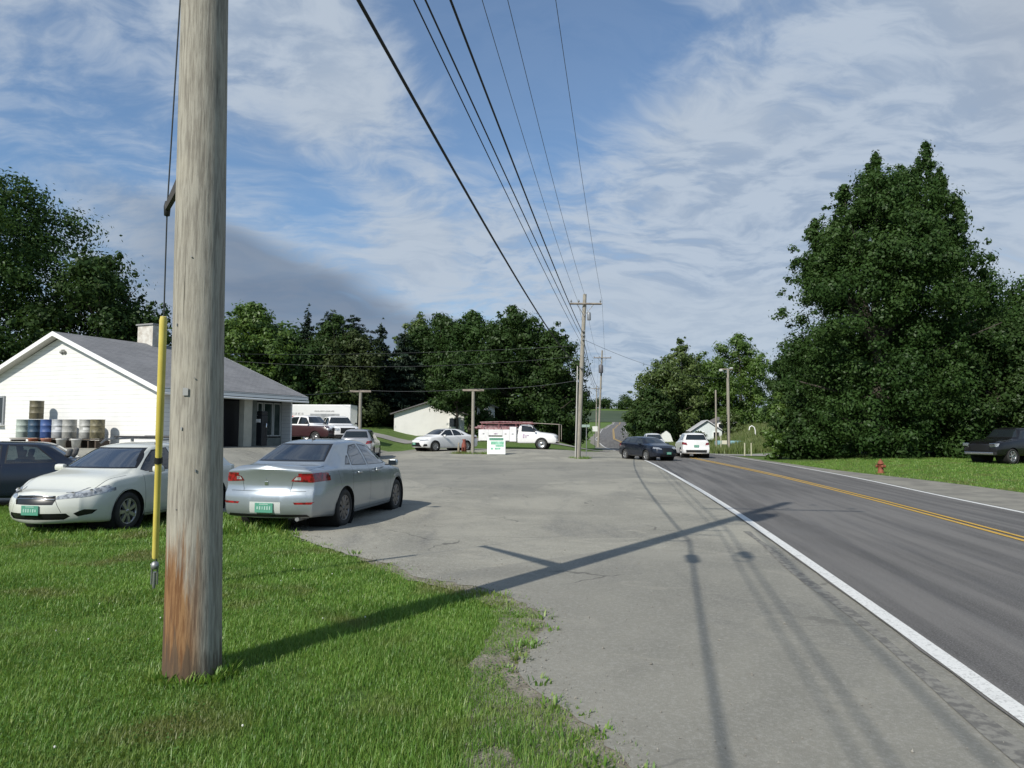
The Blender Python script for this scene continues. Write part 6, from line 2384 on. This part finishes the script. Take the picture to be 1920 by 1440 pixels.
tree('dark backing tree between the conifers and the maples', -12, 90, 12, 15, FULL, 'maple', 24000, .24, 98, clump=.15, nclump=90, group=g_l)
tree('dark backing tree beyond the bright green tree', -27, 84, 12, 17, FULL, 'maple', 24000, .24, 99, clump=.15, nclump=90, group=g_l)
tree('clipped round bush in front of the white shed', -2.6, 67.5, 2.3, 2.9, [(.02, .85), (.3, 1), (.6, .9), (.98, .3)], 'dark', 9000, .09, 100, clump=.2, nclump=40, name='bush', group='bushes by the far houses', cat='bush')
tree('low bush in front of the board fence', -13.3, 71.8, 1.5, 3.6, [(.02, .85), (.4, 1), (.98, .3)], 'dark', 6000, .09, 101, clump=.2, nclump=30, name='bush', group='bushes by the far houses', cat='bush')

tree('small maple with low boughs hanging in front of the white house', -4.9, 65.6, 7.6, 6.0, [(.30, .5), (.36, .9), (.5, 1.0), (.7, .9), (.86, .6), (.98, .2)], 'dark', 22000, .12, 102, clump=.12, nclump=70, group=g_l, tips=50)

# beyond the bend on the right side of the road
far = [(19.9, 104, 8.8, 7.4, 'dark', 'dark round tree at the left end of the clump beyond the road'),
       (22.6, 109, 13.0, 11.5, 'olive', 'olive green tree in the clump left of the pale blue house'),
       (26.6, 114, 16.4, 8.5, 'olive', 'tall thin-topped tree rising highest beyond the road'),
       (30.4, 118, 14.0, 13, 'bright', 'bright green tree above the pale blue house'),
       (37.5, 120, 15.5, 11, 'bright', 'bright green tree behind the twin bare poles'),
       (36.5, 92, 11.4, 9, 'dark', 'dark tree left of the huge maple beyond the field'),
       (25.0, 117, 8.5, 12, 'maple', 'dark tree low behind the pale blue house'),
       (40, 100, 11, 12, 'dark', 'dark tree far behind the driveway')]
for i, (x, y, h, w, lf, lab) in enumerate(far):
    tree(lab, x, y, h, w, FULL, lf, 26000, .20, 120 + i, clump=.13, nclump=110, group=g_f, tips=30, zbase=T(x, y) - .2)
for i, (x, y, h, w, lf, lab) in enumerate([(31, 150, 8, 12, 'dark', 'dark tree on the right bank of the climbing road'),
                                           (-4, 118, 10, 16, 'dark', 'dark tree left of the climbing road'), (4.5, 128, 7.0, 9, 'dark', 'lower dark tree left of the climbing road'),
                                           (49, 215, 9, 15, 'olive', 'olive tree high on the right bank of the climbing road')]):
    tree(lab, x, y, h, w, FULL, lf, 12000, .26, 140 + i, clump=.15, nclump=70, group=g_f)
for i, (x, y, h, w, lab) in enumerate([(60, 598, 7.5, 22, 'low dark tree on the far skyline left of the farthest poles'), (75, 606, 8.5, 20, 'rounded tree on the far skyline just right of the third utility pole'),
                                       (90, 590, 11.5, 22, 'tallest tree on the far skyline above the crest of the road'), (108, 600, 8.0, 24, 'skyline tree touching the clump beyond the road')]):
    tree(lab, x, y, h, w, FULL, 'dark', 3500, .6, 160 + i, clump=.18, nclump=40, group='skyline trees')

# ------------------------------------------------------------ small things
# sandwich board sign
m_signw = MAT('white sign board', (.72, .74, .70), rough=.5)
sb = empty('sandwich_board', (-.93, 44.6, T(-.93, 44.6)), .03, 'white sandwich board sign with green printing standing in the lot', 'sign')
m_sg = MAT('green sign print', (.10, .34, .20), (.30, .55, .42), scale=7, rough=.6)
m_sg2 = MAT('dark green sign print', (.04, .16, .10), (.10, .25, .17), scale=9, rough=.6)
for sg in (-1, 1):
    Mx = Matrix.Translation((0, sg * .26, .56)) @ Matrix.Rotation(math.radians(-sg * -20), 4, 'X')
    q = MB()
    q.box((0, 0, 0), (1.10, .03, 1.12), M=Mx, bev=.01)
    b_ = q.build('board', m_signw, sb)
    if sg < 0:
        q = MB()
        q.box((0, -.018, .40), (.86, .006, .16), M=Mx)
        q.build('heading', m_sg2, b_)
        q = MB()
        q.box((.06, -.018, .16), (.78, .006, .20), M=Mx)
        q.box((.20, -.018, -.02), (.50, .006, .12), M=Mx)
        q.box((-.26, -.018, -.20), (.14, .006, .12), M=Mx)
        q.box((.08, -.018, -.20), (.34, .006, .12), M=Mx)
        q.build('print', m_sg, b_)
# little red and brown things by the tall T post
for x, y, lab, c, hgt, w_ in ((-2.95, 45.6, 'small rusty red milk can beside the tall T post', (.25, .07, .05), .9, .16), (-3.25, 45.1, 'short pale wooden stub post left of the tall T post', (.33, .28, .2), .7, .07)):
    q = MB()
    q.lathe([(.001, 0), (w_, 0), (w_, hgt * .62), (w_ * .6, hgt * .8), (w_ * .6, hgt * .92), (w_ * .8, hgt), (.001, hgt)], n=14, M=Matrix.Translation((x, y, T(x, y) - .02)))
    tag(q.build('milk_can' if 'can' in lab else 'stub_post', MAT('rusty', c, tuple(v * .6 for v in c), rough=.8)), lab, 'can' if 'can' in lab else 'post')
# grass strips round the T post and the second pole
weeds = []
for i in range(60):
    tuft(-3.6 + rn.random() * 2.2, 45.0 + rn.uniform(-.3, .4), 16, rn.uniform(.08, .22), .25, 900 + i, weeds)
tag(grass_obj('weeds', weeds, m_blade), kind='stuff')

# street name sign and small white sign by the far poles
sn = empty('street_sign', (4.55, 44.6, T(4.55, 44.6)), 0, 'green street name blades on a thin post right of the second pole', 'sign')
q = MB()
q.tube([(0, 0, -.1), (0, 0, 1.95)], .025, n=8)
q.build('post', m_galv, sn)
q = MB()
q.box((-.10, -.03, 1.86), (.62, .02, .15), rz=.2, bev=.004)
q.build('blade', MAT('pale green sign', (.32, .42, .36), rough=.4), sn)
wsn = empty('square_sign', (10.0, 88.0, T(10.0, 88)), 0, 'small white square road sign beside the far poles', 'sign')
q = MB()
q.tube([(0, 0, -.1), (0, 0, 2.6)], .03, n=8)
q.build('post', m_galv, wsn)
q = MB()
q.box((0, -.04, 2.35), (.62, .02, .62), bev=.005)
q.build('panel', m_signw, wsn)
wn2 = empty('square_sign', (21.4, 92, T(21.4, 92)), 0, 'small white square sign on the bank above the white hatchback SUV', 'sign')
q = MB()
q.tube([(0, 0, -.1), (0, 0, 1.6)], .03, n=8)
q.build('post', m_galv, wn2)
q = MB()
q.box((0, -.04, 1.45), (.60, .02, .60), bev=.005)
q.build('panel', m_signw, wn2)
wn3 = empty('low_sign', (23.5, 80.5, T(23.5, 80.5)), 0, 'low cream sign board on two legs by the bare poles', 'sign')
q = MB()
for s in (-.3, .3):
    q.tube([(s, 0, -.1), (s, 0, 1.0)], .03, n=8)
q.build('leg', m_galv, wn3)
q = MB()
q.box((0, -.04, .92), (.85, .03, .42), bev=.005)
q.build('panel', MAT('cream sign', (.62, .60, .48), rough=.6), wn3)

# bare poles on the right verge
for x, y, h, r_, lab, bar in ((19.4, 69.5, 6.0, .10, 'slim bare grey pole, shortest and leftmost of the three on the right verge', False),
                              (20.75, 70.0, 8.1, .13, 'tall bare pole with a pale lamp bar, middle of the three on the right verge', True),
                              (21.25, 72.0, 7.4, .10, 'thin pole just behind the tall pole with the lamp bar', False)):
    o = empty('bare_pole', (x, y, T(x, y)), 0, lab, 'pole', 'bare poles on the right verge')
    q = MB()
    q.tube([(0, 0, -.2), (0, 0, h)], [r_, r_ * .8], n=10)
    q.build('mast', m_pole_far, o)
    if bar:
        q = MB()
        q.box((-.15, 0, h - .05), (1.25, .12, .10), bev=.01)
        q.build('crossbar', m_arm, o)
        q = MB()
        q.box((-.72, -.05, h - .16), (.30, .22, .20), bev=.03)
        q.box((.30, -.05, h + .06), (.26, .18, .14), bev=.03)
        q.build('lamp_head', MAT('pale lamp head', (.5, .52, .5), rough=.4), o)
for i, (x, y) in enumerate(((18.5, 58.2), (18.95, 58.0), (19.7, 69.0))):
    q = MB()
    q.tube([(x, y, T(x, y) - .1), (x, y, T(x, y) + (1.05 if i < 2 else 1.6))], .055, n=8)
    tag(q.build('marker_post', MAT('pale marker post', (.42, .42, .30), rough=.7)), ['left of two pale marker posts by the driveway bush', 'right of two pale marker posts by the driveway bush', 'pale post at the foot of the tall bare pole'][i], 'post', 'pale marker posts')
# white curved vent pipe and blue cover in the field
q = MB()
x, y = 28.6, 86.0
z = T(x, y)
q.tube([(x, y, z - .1), (x, y, z + .9), (x - .1, y, z + 1.3), (x - .4, y, z + 1.5), (x - .65, y, z + 1.35), (x - .72, y, z + 1.0)], .06, n=8)
tag(q.build('vent_pipe', m_trimw), 'white hooked pipe standing in the pale field on the right', 'pipe')
q = MB()
q.box((24.9, 84, T(24.9, 84) + .4), (3.0, 1.4, .9), bev=.2)
tag(q.build('covered_boat', MAT('faded blue tarp', (.16, .30, .34), (.22, .38, .42), scale=2, rough=.8)), 'low load under a faded blue tarp by the bare poles', 'tarp')
# white flowering shrub patch by the far clump
q = MB()
x, y = 21.2, 101
q.prism([(-.9, 0), (.9, 0), (.5, 1.1), (0, 1.5), (-.6, 1.0)], -.8, .8, M=Matrix.Translation((x, y, T(x, y) + .6)))
tag(q.build('small_tent', m_signw), 'small white peaked tent under the trees left of the pale blue house', 'tent')

# tall pale grass in the field right of the road
def field_grass(n, x0, x1, y0, y1, h, seed):
    r = np.random.default_rng(seed)
    X, Y = r.uniform(x0, x1, n), r.uniform(y0, y1, n)
    k = (X > np.vectorize(XS)(Y) + .6) & ~((Y > 52.5) & (Y < 66) & (X < 45) & (Y < 66))
    X, Y = X[k], Y[k]
    m = len(X)
    Z = Tv(X, Y)
    hh = h * r.uniform(.5, 1.2, m)
    a = r.uniform(0, 3.14, m)
    w = r.uniform(.03, .07, m)
    dx, dy = np.cos(a) * w, np.sin(a) * w
    lx, ly = r.normal(0, .12, m), r.normal(0, .12, m)
    V = np.stack([np.stack([X - dx, Y - dy, Z], 1), np.stack([X + dx, Y + dy, Z], 1), np.stack([X + lx, Y + ly, Z + hh], 1)], 1).reshape(-1, 3)
    return V, np.arange(m * 3).reshape(-1, 3), np.repeat(r.random(m), 3)


m_field = leafmat('tall field grass', (.10, .15, .04), (.15, .19, .065), (.24, .26, .12), scale=.3, trans=.35)
V, F, at = field_grass(60000, 17.5, 42, 66.5, 100, .75, 3)
tag(mesh_np('tall_grass', V, F, m_field, attr=at), kind='stuff')

def lawn_blades(n, x1, y0, y1, seed):
    r = np.random.default_rng(seed)
    X, Y = r.uniform(13, x1, n), r.uniform(y0, y1, n)
    k = X > np.vectorize(XS)(Y) + .05 + r.random(n) ** 2 * .25
    X, Y = X[k], Y[k]
    m = len(X)
    Z = Tv(X, Y)
    hh = r.uniform(.03, .09, m)
    a = r.uniform(0, 3.14, m)
    w = r.uniform(.008, .02, m)
    dx, dy = np.cos(a) * w, np.sin(a) * w
    lx, ly = r.normal(0, .03, m), r.normal(0, .03, m)
    V = np.stack([np.stack([X - dx, Y - dy, Z], 1), np.stack([X + dx, Y + dy, Z], 1), np.stack([X + lx, Y + ly, Z + hh], 1)], 1).reshape(-1, 3)
    return V, np.arange(m * 3).reshape(-1, 3), np.repeat(r.random(m), 3)


V, F, at = lawn_blades(150000, 38, 18, 46, 4)
tag(mesh_np('lawn_grass', V, F, m_blade, attr=at), kind='stuff')

# orange red hydrant on the lawn
hx_, hy_ = 16.83, 33.5
hy = empty('hydrant', (hx_, hy_, T(hx_, hy_)), 0, 'short orange red fire hydrant on the lawn across the road', 'hydrant')
m_hyd = MAT('faded hydrant paint', (.24, .070, .032), (.17, .05, .025), scale=9, rough=.7)
q = MB()
q.lathe([(.001, 0), (.17, 0), (.17, .04), (.12, .05), (.12, .42), (.15, .43), (.15, .47), (.12, .48), (.10, .56), (.04, .61), (.035, .65), (.001, .66)], n=20)
q.build('barrel', m_hyd, hy)
for a in (0, math.pi, -math.pi / 2):
    q = MB()
    Mx = Matrix.Rotation(a, 4, 'Z') @ Matrix.Translation((0, 0, .33)) @ Matrix.Rotation(math.pi / 2, 4, 'Y')
    q.lathe([(.05, .10), (.055, .17), (.07, .17), (.07, .21), (.001, .22)], n=14, M=Mx)
    q.build('outlet', m_hyd, hy)
